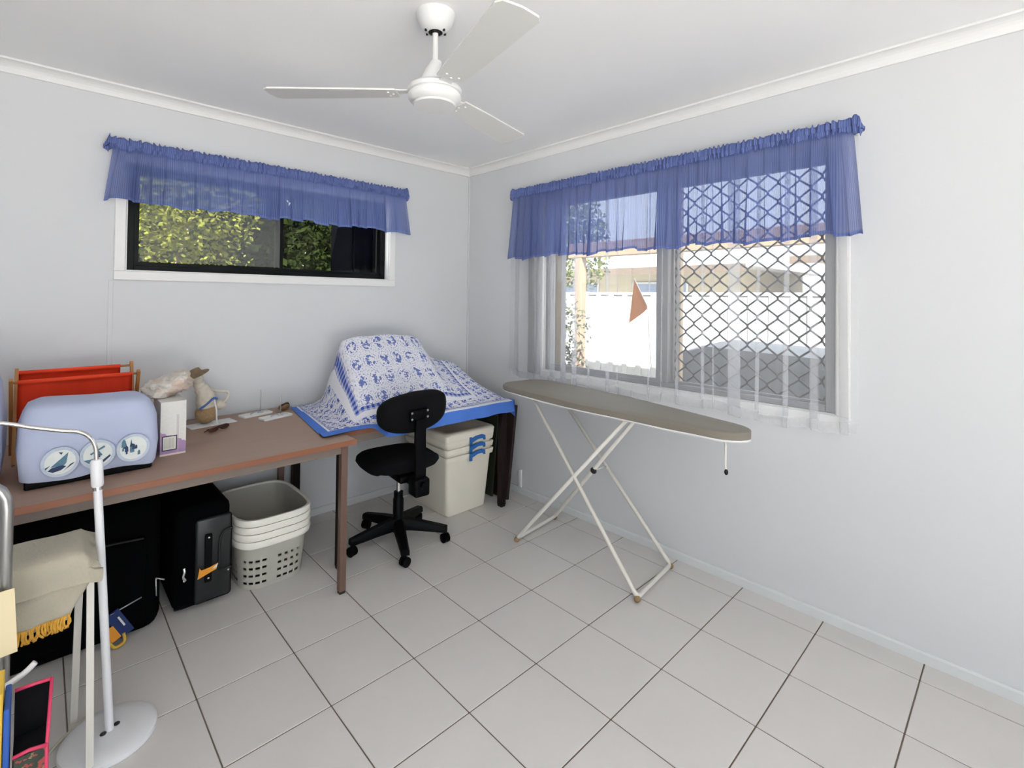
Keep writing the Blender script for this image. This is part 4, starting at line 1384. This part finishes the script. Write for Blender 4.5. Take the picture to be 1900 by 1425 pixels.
quad_uv(bm, ((-hx, hy, 0), (hx, hy, 0), (hx, -hy, 0), (-hx, -hy, 0)), ((0, .9), (1, .9), (1, 1), (0, 1)))
bmesh.ops.remove_doubles(bm, verts=bm.verts[:], dist=1e-5)
ct = obj('carton', bm, M['carton'], cb)
bm = BM(); quad_uv(bm, ((-0.040, -hy - 0.0008, 0.020), (0.014, -hy - 0.0008, 0.020), (0.014, -hy - 0.0008, 0.082), (-0.040, -hy - 0.0008, 0.082)), UV4)
obj('barcode', bm, M['barcode'], ct)
bm = BM()
rb = random.Random(4)
ell(bm, (0, 0, 0), (0.090, 0.080, 0.052), 36, 22)
for v_ in bm.verts:
    n_ = v_.co.normalized()
    k = 1 + 0.16 * math.sin(n_.x * 7 + n_.z * 9 + 1) * math.sin(n_.y * 8 + 2) + 0.09 * math.sin(n_.z * 22 + n_.x * 11) + rb.uniform(-0.025, 0.025)
    v_.co *= k
    v_.co.z += 0.012 * math.sin(v_.co.x * 28)
    v_.co += Vector((0.02, 0.0, 0.0)) * (v_.co.z / 0.06)
zmin = min(v_.co.z for v_ in bm.verts)
for v_ in bm.verts:
    v_.co.z = max(v_.co.z, zmin * 0.6)
zmin = min(v_.co.z for v_ in bm.verts)
cbag = obj('crumpled_bag', bm, M['bag'])
for v_ in cbag.data.vertices: v_.co.z -= zmin
for p_ in cbag.data.polygons: p_.use_smooth = True
cbag.location = (-2.128, -0.478, ZD + hh + 0.001)
tag(cbag, 'crumpled cream and peach bag lying on the printed carton', 'bag')

# rustic sitting straw figure with hat, on a round wicker ball
so = thing('straw_figure', 'small rustic straw figure with brown hat on a round wicker ball', 'ornament', (-1.905, -0.175, ZD + 0.0025))
bm = BM(); ell(bm, (0, 0, 0.052), (0.052, 0.050, 0.052), 20, 14); obj('wicker_ball', bm, M['wicker'], so, True)
bm = BM(); tube(bm, catmull([(0.0, -0.010, 0.090), (-0.006, -0.012, 0.125), (-0.012, -0.008, 0.160), (-0.030, 0.0, 0.190), (-0.038, 0.0, 0.215)], 5), [0.046] * 5 + [0.042] * 5 + [0.034] * 5 + [0.026] * 5 + [0.022], 14); obj('body', bm, M['straw'], so, True)
bm = BM(); ell(bm, (-0.042, -0.004, 0.232), (0.026, 0.024, 0.032), 14, 10); hd_ = obj('head', bm, M['straw'], so, True)
Mh = Matrix.Translation((-0.046, -0.004, 0.256)) @ Matrix.Rotation(math.radians(-24), 4, 'Y')
bm = BM(); lathe(bm, [(0, 0.036), (0.022, 0.032), (0.030, 0.006), (0.058, 0.002), (0.060, -0.001), (0.026, -0.002), (0, -0.001)][::-1], 18, (0, 0, 0), Mh); obj('hat', bm, M['brown_hat'], hd_, True)
bm = BM(); tube(bm, catmull([(-0.018, -0.006, 0.198), (0.020, 0.0, 0.170), (0.062, 0.0, 0.158), (0.100, 0.0, 0.150), (0.098, -0.004, 0.120), (0.078, -0.006, 0.095)], 6), 0.0065, 8); obj('arm', bm, M['straw'], so, True)
bm = BM(); ell(bm, (0.062, 0.004, 0.085), (0.034, 0.028, 0.024), 14, 10); obj('bundle', bm, M['straw'], so, True)
bm = BM(); tube(bm, catmull([(-0.040, -0.046, 0.085), (-0.010, -0.058, 0.110), (0.020, -0.056, 0.135), (0.040, -0.046, 0.128)], 5), 0.006, 6); obj('ribbon', bm, M['ribbon'], so, True)
bm = BM(); tube(bm, catmull([(0.022, -0.055, 0.128), (0.032, -0.062, 0.080), (0.034, -0.066, 0.030), (0.036, -0.070, 0.002)], 5), 0.004, 6); obj('cord', bm, M['paper'], so, True)
pp = obj('paper_sheet', bbox(-0.110, 0.110, -0.055, 0.050, 0.0, 0.0018, 0.0, 1, Matrix.Translation((-1.885, -0.190, ZD)) @ Matrix.Rotation(math.radians(8), 4, 'Z')), M['paper'])
tag(pp, 'white paper sheet lying under the straw figure', 'paper')
# dark tortoiseshell glasses, folded
gl = thing('folded_glasses', 'dark brown glasses lying folded on the desk in front of the straw figure', 'glasses', (-1.890, -0.352, ZD), math.radians(32))
bm = BM()
for sx in (-1, 1):
    ring_ = [(sx * 0.034 + 0.026 * math.cos(t), -0.006, 0.012 + 0.009 * math.sin(t)) for t in [2 * PI * k / 18 for k in range(18)]]
    tube(bm, ring_, 0.003, 6, closed=True)
tube(bm, catmull([(-0.010, -0.006, 0.015), (0, -0.006, 0.018), (0.010, -0.006, 0.015)], 4), 0.003, 6)
obj('rims', bm, M['tortoise'], gl, True)
for sx in (-1, 1):
    bm = BM(); lathe(bm, [(0, -0.001), (0.025, -0.001), (0.025, 0.001), (0, 0.001)], 18, (0, 0, 0), Matrix.Translation((sx * 0.034, -0.006, 0.012)) @ Matrix.Diagonal((1, 1, 0.4, 1)) @ Matrix.Rotation(PI / 2, 4, 'X')); obj('lens', bm, M['tortoise'], gl, True, autosmooth=40)
    bm = BM(); tube(bm, catmull([(sx * 0.062, -0.002, 0.016), (sx * 0.058, 0.012 + 0.004 * sx, 0.016), (sx * 0.01, 0.016 + 0.005 * sx, 0.012), (-sx * 0.060, 0.018 + 0.006 * sx, 0.004)], 6), 0.003, 6); obj('temple_arm', bm, M['tortoise'], gl, True)
# two spool stands
for k, (x, y, rz, lab) in enumerate(((-1.640, -0.135, 0.25, 'white flat spool stand with an upright pin, against the wall'), (-1.575, -0.262, 0.25, 'white flat spool stand with an upright pin, beside the printed cloth'))):
    s_ = thing('spool_stand', lab, 'spool stand', (x, y, ZD), rz)
    bm = BM(); prism(bm, rrect(-0.095, 0.075, -0.036, 0.036, 0.012, 3), 0.0, 0.009); obj('base', bm, M['white_plastic'], s_)
    bm = BM(); lathe(bm, [(0, 0.009), (0.016, 0.009), (0.014, 0.014), (0.004, 0.016), (0, 0.016)], 14, (0.018, 0, 0)); obj('collar', bm, M['silver'], s_, True)
    bm = BM(); tube(bm, [(0.018, 0, 0.012), (0.018, 0, 0.135)], 0.0028, 8); obj('pin', bm, M['silver'], s_, True)
    bm = BM(); tube(bm, catmull([(-0.04, 0.0, 0.011), (-0.01, 0.018, 0.012), (0.03, 0.016, 0.012), (0.06, -0.01, 0.011)], 4), 0.0022, 6); obj('wire', bm, M['silver'], s_, True)
pu = thing('small_purse', 'small brown and gold purse tucked against the printed cloth', 'purse', (-1.488, -0.120, ZD), 0.5)
bm = BM(); ell(bm, (0, 0, 0.019), (0.042, 0.022, 0.019), 16, 10); obj('pouch', bm, M['gold_brown'], pu, True)
bm = BM(); tube(bm, catmull([(-0.036, -0.004, 0.026), (-0.012, -0.012, 0.040), (0.014, -0.012, 0.040), (0.036, -0.004, 0.026)], 5), 0.0035, 6); obj('clasp', bm, M['black_rubber'], pu, True)

# ================================================================== LEFT EDGE CLUTTER
# floor lamp
lp_ = thing('floor_lamp', 'white floor lamp with round base and bent chrome arm in front of the desk', 'floor lamp', (-2.366, -1.112, 0))
bm = BM(); lathe(bm, [(0, 0.0), (0.122, 0.0), (0.126, 0.006), (0.124, 0.016), (0.112, 0.023), (0.08, 0.027), (0, 0.029)], 48); obj('base', bm, M['white_enamel'], lp_, True, autosmooth=40)
PB, PT = Vector((0, 0, 0.028)), Vector((-0.040, 0.034, 0.775))
bm = BM(); tube(bm, [PB, PT], 0.0115, 16); obj('pole', bm, M['white_enamel'], lp_, True, autosmooth=40)
for a in (20, 215):
    bm = BM(); ell(bm, (0.020 * math.cos(math.radians(a)), 0.020 * math.sin(math.radians(a)), 0.031), (0.009, 0.007, 0.005), 10, 6); obj('base_screw', bm, M['black_rubber'], lp_, True)
dd = (PT - PB).normalized()
bm = BM(); tube(bm, [PT - dd * 0.001, PT + dd * 0.012], 0.0125, 14); obj('ferrule', bm, M['chrome'], lp_, True, autosmooth=40)
bm = BM(); tube(bm, [PT + dd * 0.010, PT + dd * 0.016, PT + dd * 0.088, PT + dd * 0.094], [0.014, 0.0165, 0.0165, 0.013], 18); obj('sleeve', bm, M['white_enamel'], lp_, True, autosmooth=40)
q0 = PT + dd * 0.088
bm = BM(); tube(bm, catmull([q0, q0 + Vector((-0.003, 0.0, 0.045)), q0 + Vector((-0.018, 0.0, 0.080)), q0 + Vector((-0.046, 0.0, 0.102)), q0 + Vector((-0.085, 0.0, 0.112)), q0 + Vector((-0.155, 0.0, 0.134)), q0 + Vector((-0.225, 0.0, 0.158)), q0 + Vector((-0.40, -0.004, 0.190)), q0 + Vector((-0.47, -0.006, 0.165))], 8), 0.0062, 10)
obj('arm', bm, M['chrome'], lp_, True)
q1 = q0 + Vector((-0.47, -0.006, 0.160))
bm = BM(); lathe(bm, [(0.062, -0.12), (0.060, -0.118), (0.050, -0.06), (0.026, -0.010), (0.018, 0.012), (0, 0.014)], 28, tuple(q1)); obj('shade', bm, M['white_enamel'], lp_, True, autosmooth=50)

# folding stand with a cream towel over it
st = thing('folding_stand', 'cream painted folding stand under the cream towel', 'stand', (-2.545, -1.085, 0))
ztp = 0.612
bm = bbox(-0.150, 0.118, -0.110, 0.070, ztp - 0.02, ztp, 0.006, 2); obj('top', bm, M['enamel_white'], st)
for (x, ya, yb__) in ((0.125, -0.130, 0.110), (-0.140, -0.130, 0.110)):
    for k, (p0, p1) in enumerate((((x, ya, 0.0), (x, yb__ * 0.15, ztp - 0.021)), ((x - 0.004 + 0.0, 0.120, 0.0), (x - 0.004, -0.030, ztp - 0.021)))):
        off = 0.0 if k == 0 else (-0.022 if x > 0 else 0.022)
        bm = BM(); beam(bm, (p0[0] + off, p0[1], p0[2]), (p1[0] + off, p1[1], p1[2]), 0.018, 0.020, (0, 1, 0)); obj('leg', bm, M['enamel_white'], st)
tw = thing('cream_towel', 'cream towel with a mustard fringe folded over the stand', 'towel', (-2.545, -1.085, 0))
# path over the stand: from the back, over the top, down the front
pth = catmull([(0.092, 0.53), (0.090, 0.60), (0.070, 0.640), (0.01, 0.645), (-0.095, 0.643), (-0.125, 0.625), (-0.131, 0.585), (-0.134, 0.558)], 6)
bm = BM()
np_ = len(pth) - 1
def tw_f(u, v):
    q = pth[min(np_, int(round(v * np_)))]
    xr = 0.142 + 0.006 * math.sin(v * 9)
    x = -0.16 + (xr + 0.16) * u
    rnd_ = 0.0
    z = q.y
    drop = smooth01(0.86, 1.0, u)
    z -= 0.045 * drop * (1 if 0.25 < v < 0.8 else 0.4)
    y = q.x + (0.018 * drop if q.x < 0 else 0) + 0.003 * math.sin(u * 14 + v * 5)
    return (x, y, z)
grid(bm, 30, np_, tw_f)
bmesh.ops.solidify(bm, geom=bm.faces[:], thickness=0.008)
obj('upper_fold', bm, M['cream_towel'], tw, True)
bm = BM()
def tw_g(u, v):
    wd_ = 0.122 - 0.048 * smooth01(0.75, 0.0, v) 
    x = -0.15 + (wd_ + 0.15) * u
    z = 0.462 + (0.61 - 0.462) * v + 0.006 * math.sin(u * 7) * (1 - v)
    y = -0.118 + 0.006 * math.sin(u * 16 + 2) * (1 - v) - 0.004 * (1 - v)
    return (x, y, z)
grid(bm, 30, 24, tw_g)
bmesh.ops.solidify(bm, geom=bm.faces[:], thickness=0.006)
obj('lower_layer', bm, M['cream_towel'], tw, True)
bm = BM()
rf = random.Random(3)
for k in range(64):
    u = k / 63.0
    x = -0.15 + 0.222 * u
    y = -0.1225 + 0.006 * math.sin(u * 16 + 2)
    zt_ = 0.476 + 0.006 * math.sin(u * 7)
    tube(bm, catmull([(x, y, zt_), (x + rf.uniform(-0.006, 0.006), y - 0.004 - rf.uniform(0, 0.005), zt_ - 0.018), (x + rf.uniform(-0.008, 0.008), y - 0.002, zt_ - 0.034 - rf.uniform(0, 0.004))], 3), 0.0028, 5)
fo = obj('fringe', bm, M['mustard'], tw, True, label='mustard yellow fringe')
fo['kind'] = 'stuff'

# grey tube walking frame / trolley at the edge
wf = thing('walking_frame', 'grey metal tube frame standing beside the cream towel', 'frame', (-2.70, -1.330, 0))
bm = BM(); tube(bm, ucurve(Vector((-0.30, 0, 0.0)), Vector((-0.30, 0, 0.925)), Vector((0.098, 0, 0.925)), Vector((0.098, 0, 0.0)), 0.075), 0.0125, 12); obj('tube_hoop', bm, M['grey_metal'], wf, True)
obj('side_plate', bbox(0.040, 0.088, -0.004, 0.004, 0.690, 0.870, 0.003, 1), M['grey_metal'], wf)
bm = BM(); tube(bm, [(-0.30, 0, 0.66), (0.098, 0, 0.66)], 0.010, 10); obj('cross_bar', bm, M['grey_metal'], wf, True)
bm = BM(); tube(bm, [(-0.30, 0, 0.18), (0.098, 0, 0.18)], 0.010, 10); obj('cross_bar', bm, M['grey_metal'], wf, True)
for x in (-0.30, 0.098):
    bm = BM(); lathe(bm, [(0, 0), (0.017, 0), (0.016, 0.035), (0, 0.035)], 12, (x, 0, 0)); obj('ferrule', bm, M['black_rubber'], wf, True, autosmooth=40)
cs = obj('card_sheet', bbox(-0.21, 0.119, -0.0015, 0.0015, 0.0, 0.160, 0.0, 1, Matrix.Translation((-2.695, -1.352, 0.492)) @ Matrix.Rotation(math.radians(-3), 4, 'Y')), M['card'])
tag(cs, 'pale yellow card sheet hanging on the grey tube frame', 'card')
# white plastic clothes hanger hung on the lower part of the frame
hg = thing('plastic_hanger', 'white plastic clothes hanger hanging below the yellow card', 'hanger', (-2.66, -1.372, 0.425))
bm = BM(); tube(bm, catmull([(0.117, 0, 0.040), (0.095, 0, 0.022), (0.050, 0, 0.002), (0.0, 0, -0.012), (-0.10, 0, -0.030), (-0.19, 0, -0.05)], 6), 0.0075, 8); obj('shoulder', bm, M['white_plastic'], hg, True)
bm = BM(); tube(bm, catmull([(0.030, 0, -0.004), (0.036, 0, 0.020), (0.048, 0, 0.040), (0.038, 0, 0.055), (0.022, 0, 0.048)], 5), 0.004, 8); obj('hook', bm, M['white_plastic'], hg, True)
# tall pink-edged organiser with floral front pocket, and slim boxes beside it
og = thing('fabric_organiser', 'black fabric organiser with pink binding and a floral front pocket', 'organiser', (-2.560, -1.450, -0.0))
obj('back_panel', bbox(-0.018, 0.045, 0.030, 0.036, 0.02, 0.436, 0.0, 1), M['black_fabric'], og)
obj('body', bbox(-0.018, 0.044, -0.050, 0.030, 0.0, 0.330, 0.002, 1), M['black_fabric'], og)
obj('pocket', bbox(-0.016, 0.038, -0.056, -0.050, 0.012, 0.335, 0.0, 1), M['floral'], og, label='dark floral pocket')
bm = BM(); tube(bm, [(0.040, -0.054, 0.010), (0.040, -0.054, 0.336), (0.048, 0.028, 0.440)], 0.004, 6); obj('binding', bm, M['pink'], og, True, label='pink binding')
bm = BM(); tube(bm, [(-0.018, 0.028, 0.442), (0.020, 0.028, 0.441), (0.049, 0.028, 0.438)], 0.004, 6); obj('binding', bm, M['pink'], og, True)
bm = BM(); tube(bm, [(-0.018, -0.058, 0.342), (0.010, -0.059, 0.345), (0.040, -0.056, 0.337)], 0.004, 6); obj('binding', bm, M['pink'], og, True)
for (nm, x0_, x1_, mt, h, lab) in (('slim_folder', -0.0140, -0.0035, 'royal', 0.46, 'slim royal blue folder standing beside the pink-edged organiser'), ('slim_folder', -0.0330, -0.0155, 'yellow', 0.50, 'slim yellow folder standing behind the blue folder at the edge')):
    o_ = obj(nm, bbox(-2.580 + x0_, -2.580 + x1_, -1.515, -1.415, 0.0, h, 0.002, 1), M[mt]); tag(o_, lab, 'folder')
# cable on the floor
bm = BM(); tube(bm, catmull([(-2.395, -0.930, 0.0055), (-2.412, -0.972, 0.0055), (-2.445, -0.998, 0.0055), (-2.484, -1.036, 0.0055), (-2.515, -1.073, 0.0055), (-2.56, -1.11, 0.0055), (-2.66, -1.14, 0.0055)], 6), 0.0045, 8)
o_ = obj('power_cable', bm, M['cable'], None, True); tag(o_, 'cream power cable lying on the tiles beside the lamp base', 'cable')

# ================================================================== OUTSIDE
GZ = -0.16
bm = BM(); box(bm, -14, 30, -22, 22, GZ - 0.1, GZ); o_ = struct('ground', bm, M['paving'])
# unseen roof slab, its wide eaves added to keep direct sun out of the room
bm = BM(); box(bm, XL - 1.6, 0.75, YR - 1.6, 0.75, HC + 0.16, HC + 0.26); struct('roof', bm, M['roof'])

def leaves(bm, rnd, c, r, n, s0, s1, shell=0.5):
    for _ in range(n):
        while True:
            p_ = Vector((rnd.uniform(-1, 1), rnd.uniform(-1, 1), rnd.uniform(-1, 1)))
            if shell < p_.length < 1.0: break
        q = Vector((c[0] + p_.x * r[0], c[1] + p_.y * r[1], c[2] + p_.z * r[2]))
        if q.z < GZ + 0.02: continue
        s = rnd.uniform(s0, s1)
        d = Vector((rnd.uniform(-1, 1), rnd.uniform(-1, 1), rnd.uniform(-1, 0.6))).normalized()
        e = d.cross(Vector((rnd.uniform(-1, 1), rnd.uniform(-1, 1), rnd.uniform(-1, 1)))).normalized()
        vs = [bm.verts.new(q), bm.verts.new(q + d * s * 0.5 + e * s * 0.28), bm.verts.new(q + d * s), bm.verts.new(q + d * s * 0.5 - e * s * 0.28)]
        bm.faces.new(vs)
def tree(name, label, base, trunk_h, blobs, mat, seed, cat='tree', group=None):
    rnd = random.Random(seed)
    root = thing(name, label, cat, (base[0], base[1], GZ), 0, group)
    bm = BM()
    tube(bm, catmull([(0, 0, 0), (0.05, 0.02, trunk_h * 0.5), (0.0, 0.05, trunk_h)], 4), [0.07] * 4 + [0.05] * 4 + [0.035], 8)
    for (c, r, n, s0, s1) in blobs[:4]:
        tube(bm, [(0, 0.04, trunk_h * 0.8), (c[0] * 0.6, c[1] * 0.6, trunk_h * 0.5 + c[2] * 0.5), (c[0], c[1], c[2])], [0.03, 0.02, 0.008], 6)
    obj('trunk', bm, M['bark'], root, True)
    bm = BM()
    for (c, r, n, s0, s1) in blobs: leaves(bm, rnd, c, r, n, s0, s1, 0.25)
    f_ = obj('foliage', bm, mat, root); f_['kind'] = 'stuff'
    return root
# hedge and trees behind the back window
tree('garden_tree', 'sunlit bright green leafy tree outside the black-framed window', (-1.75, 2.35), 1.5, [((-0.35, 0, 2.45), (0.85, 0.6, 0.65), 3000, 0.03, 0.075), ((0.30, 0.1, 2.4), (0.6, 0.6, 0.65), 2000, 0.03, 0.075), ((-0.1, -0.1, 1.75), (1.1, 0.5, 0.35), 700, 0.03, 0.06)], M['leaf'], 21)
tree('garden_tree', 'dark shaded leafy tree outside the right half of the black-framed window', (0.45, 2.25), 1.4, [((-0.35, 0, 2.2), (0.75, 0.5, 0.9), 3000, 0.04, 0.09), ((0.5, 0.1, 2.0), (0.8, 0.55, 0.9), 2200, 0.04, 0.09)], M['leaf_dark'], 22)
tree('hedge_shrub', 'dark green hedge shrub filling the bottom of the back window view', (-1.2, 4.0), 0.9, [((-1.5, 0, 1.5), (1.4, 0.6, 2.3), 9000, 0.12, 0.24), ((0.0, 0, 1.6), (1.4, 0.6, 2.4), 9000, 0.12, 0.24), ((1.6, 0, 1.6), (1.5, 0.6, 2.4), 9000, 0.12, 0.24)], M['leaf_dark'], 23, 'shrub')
# invented near-black box, added to darken the right part of that window
sh = thing('garden_shed', 'black steel garden shed close outside the back window', 'shed', (0.0, 0.80, GZ))
obj('body', bbox(-0.62, 0.9, 0.0, 0.40, 0.0, 2.75, 0.0), M['shed_dark'], sh)
for k in range(9):
    obj('rib', bbox(-0.60 + k * 0.17, -0.57 + k * 0.17, -0.018, 0.0, 0.0, 2.70, 0.0), M['shed_dark'], sh)
obj('roof', bbox(-0.66, 0.94, -0.03, 0.44, 2.75, 2.80, 0.0), M['shed_dark'], sh)

# right side: white steel fence with ribs
fn = thing('steel_fence', 'sunlit white ribbed steel fence across the side yard', 'fence', (3.1, 0, GZ))
for k in range(8):
    y_ = -7.0 + k * 1.35
    pnl = obj('panel', bbox(-0.010, 0.010, y_ + 0.02, y_ + 1.33, 0.06, 1.60, 0.0), M['fence'], fn)
    bm = BM()
    for q in range(6):
        box(bm, -0.026, -0.010, y_ + 0.10 + q * 0.205, y_ + 0.17 + q * 0.205, 0.06, 1.60)
    rb_ = obj('ribbing', bm, M['fence'], pnl); rb_['kind'] = 'stuff'
    obj('post', bbox(-0.030, 0.030, y_ - 0.02, y_ + 0.02, 0.0, 1.64, 0.003, 1), M['fence'], fn)
    obj('top_rail', bbox(-0.022, 0.022, y_ + 0.02, y_ + 1.33, 1.60, 1.635, 0.003, 1), M['fence'], fn)

# covered mobility scooter with orange safety flag
ms = thing('covered_scooter', 'grey tarpaulin cover over a scooter parked outside the grille', 'scooter', (1.45, -2.16, GZ))
bm = BM()
rings = []
for (x_, k) in ((-0.40, 0.90), (-0.38, 0.98), (-0.15, 1.0), (0.15, 1.0), (0.38, 0.97), (0.40, 0.90)):
    rr_ = []
    outl = [(-1.10, 0.0), (-1.08, 0.5), (-1.02, 0.98), (-0.90, 1.13), (-0.60, 1.20), (-0.20, 1.22), (0.30, 1.225), (0.70, 1.22), (0.88, 1.18), (0.96, 1.05), (1.00, 0.5), (1.02, 0.0)]
    for (y_, z_) in outl:
        rr_.append((x_ + 0.015 * math.sin(y_ * 9 + z_ * 6), y_ * (0.98 + 0.02 * k), z_ * k + 0.012 * math.sin(y_ * 11)* (z_ > 0.2)))
    rings.append(rr_)
loft(bm, rings, (True, True)); obj('tarpaulin', bm, M['tarp'], ms, True, autosmooth=40)
for v_ in bpy.data.objects['tarpaulin'].data.vertices: v_.co.z = max(v_.co.z, 0.0)
fl = thing('safety_flag', 'orange triangular safety flag on a thin leaning pole outside the window', 'flag', (1.2, -1.11, GZ))
bm = BM(); tube(bm, [(-0.27, 0.05, 0.0), (-0.10, 0.10, 0.90), (0.0, 0.205, 1.495), (0.0, 0.329, 1.727)], 0.004, 6); obj('pole', bm, M['paper'], fl, True)
bm = BM()
A_, B_, C_ = Vector((0.0, 0.329, 1.727)), Vector((0.0, 0.200, 1.476)), Vector((0.02, 0.383, 1.341))
def fl_f(u, v):
    p_ = A_.lerp(B_.lerp(C_, u), max(v, 0.02))
    return (p_.x + 0.012 * math.sin(u * 5) * v, p_.y, p_.z)
grid(bm, 8, 10, fl_f)
bmesh.ops.solidify(bm, geom=bm.faces[:], thickness=0.0012)
obj('pennant', bm, M['orange_flag'], fl)

# patio: timber beam on posts with sheet roof
pa = thing('pergola', 'tan timber pergola beam on posts outside the grille window', 'pergola', (2.2, -1.6, GZ))
obj('beam', bbox(-0.05, 0.05, -3.0, 2.3, 2.03, 2.20, 0.006, 1), M['pergola'], pa)
for y_ in (2.15, -2.9):
    obj('post', bbox(-0.05, 0.05, y_ - 0.05, y_ + 0.05, 0.0, 2.03, 0.006, 1), M['pergola'], pa)
# trees and shrub by the fence
tree('yard_tree', 'dark green tree behind the white fence beside the orange flag', (4.2, 2.0), 1.9, [((0.0, 0.1, 2.4), (0.55, 0.55, 0.75), 1300, 0.06, 0.12), ((0.2, 0.5, 2.9), (0.7, 0.6, 0.6), 1000, 0.06, 0.12)], M['leaf_yard'], 31)
tree('yard_shrub', 'pale leafy shrub standing before the white fence', (1.75, 0.42), 0.9, [((0.0, 0.0, 1.15), (0.30, 0.26, 0.42), 520, 0.03, 0.07), ((0.02, -0.05, 0.70), (0.26, 0.24, 0.30), 260, 0.03, 0.07)], M['leaf_pale'], 32, 'shrub')
# neighbours
def house(label, x, y0_, y1_, zw, zr, depth, windows, gable=False):
    root = thing('neighbour_house', label, 'house', (x, (y0_ + y1_) / 2, GZ))
    h = (y1_ - y0_) / 2
    wl = obj('wall', bbox(0, depth, -h, h, 0, zw, 0), M['nb_wall'], root)
    for (a, b, c, d) in windows:
        wn = obj('window', bbox(-0.03, 0.0, a, b, c, d, 0), M['fence'], wl)
        obj('pane', bbox(-0.04, -0.03, a + 0.05, b - 0.05, c + 0.05, d - 0.05, 0), M['nb_glass'], wn)
    bm = BM()
    ov = 0.5
    R_ = [(-ov, -h - ov, zw), (-ov, h + ov, zw), (depth + ov, h + ov, zw), (depth + ov, -h - ov, zw), (depth * 0.5, -h + 1.0, zr), (depth * 0.5, h - 1.0, zr)]
    vs = [bm.verts.new(q) for q in R_]
    for q in ((0, 1, 5, 4), (1, 2, 5), (2, 3, 4, 5), (3, 0, 4), (3, 2, 1, 0)):
        bm.faces.new([vs[i] for i in q])
    obj('roof', bm, M['nb_roof'], root)
    obj('fascia', bbox(-ov - 0.03, -ov, -h - ov, h + ov, zw - 0.13, zw + 0.03, 0), M['nb_fascia'], root)
    return root
house('neighbouring house with a pale low roof and brown fascia beyond the fence', 8.2, 1.2, 9.0, 2.25, 2.9, 5.0, [(-3.0, -1.6, 0.9, 1.95), (-0.6, 0.8, 0.9, 1.95)])
house('smaller neighbouring house with cream wall beyond the fence, behind the grille', 9.5, -5.0, -0.2, 2.45, 3.0, 4.0, [(0.4, 1.6, 0.9, 1.9)])
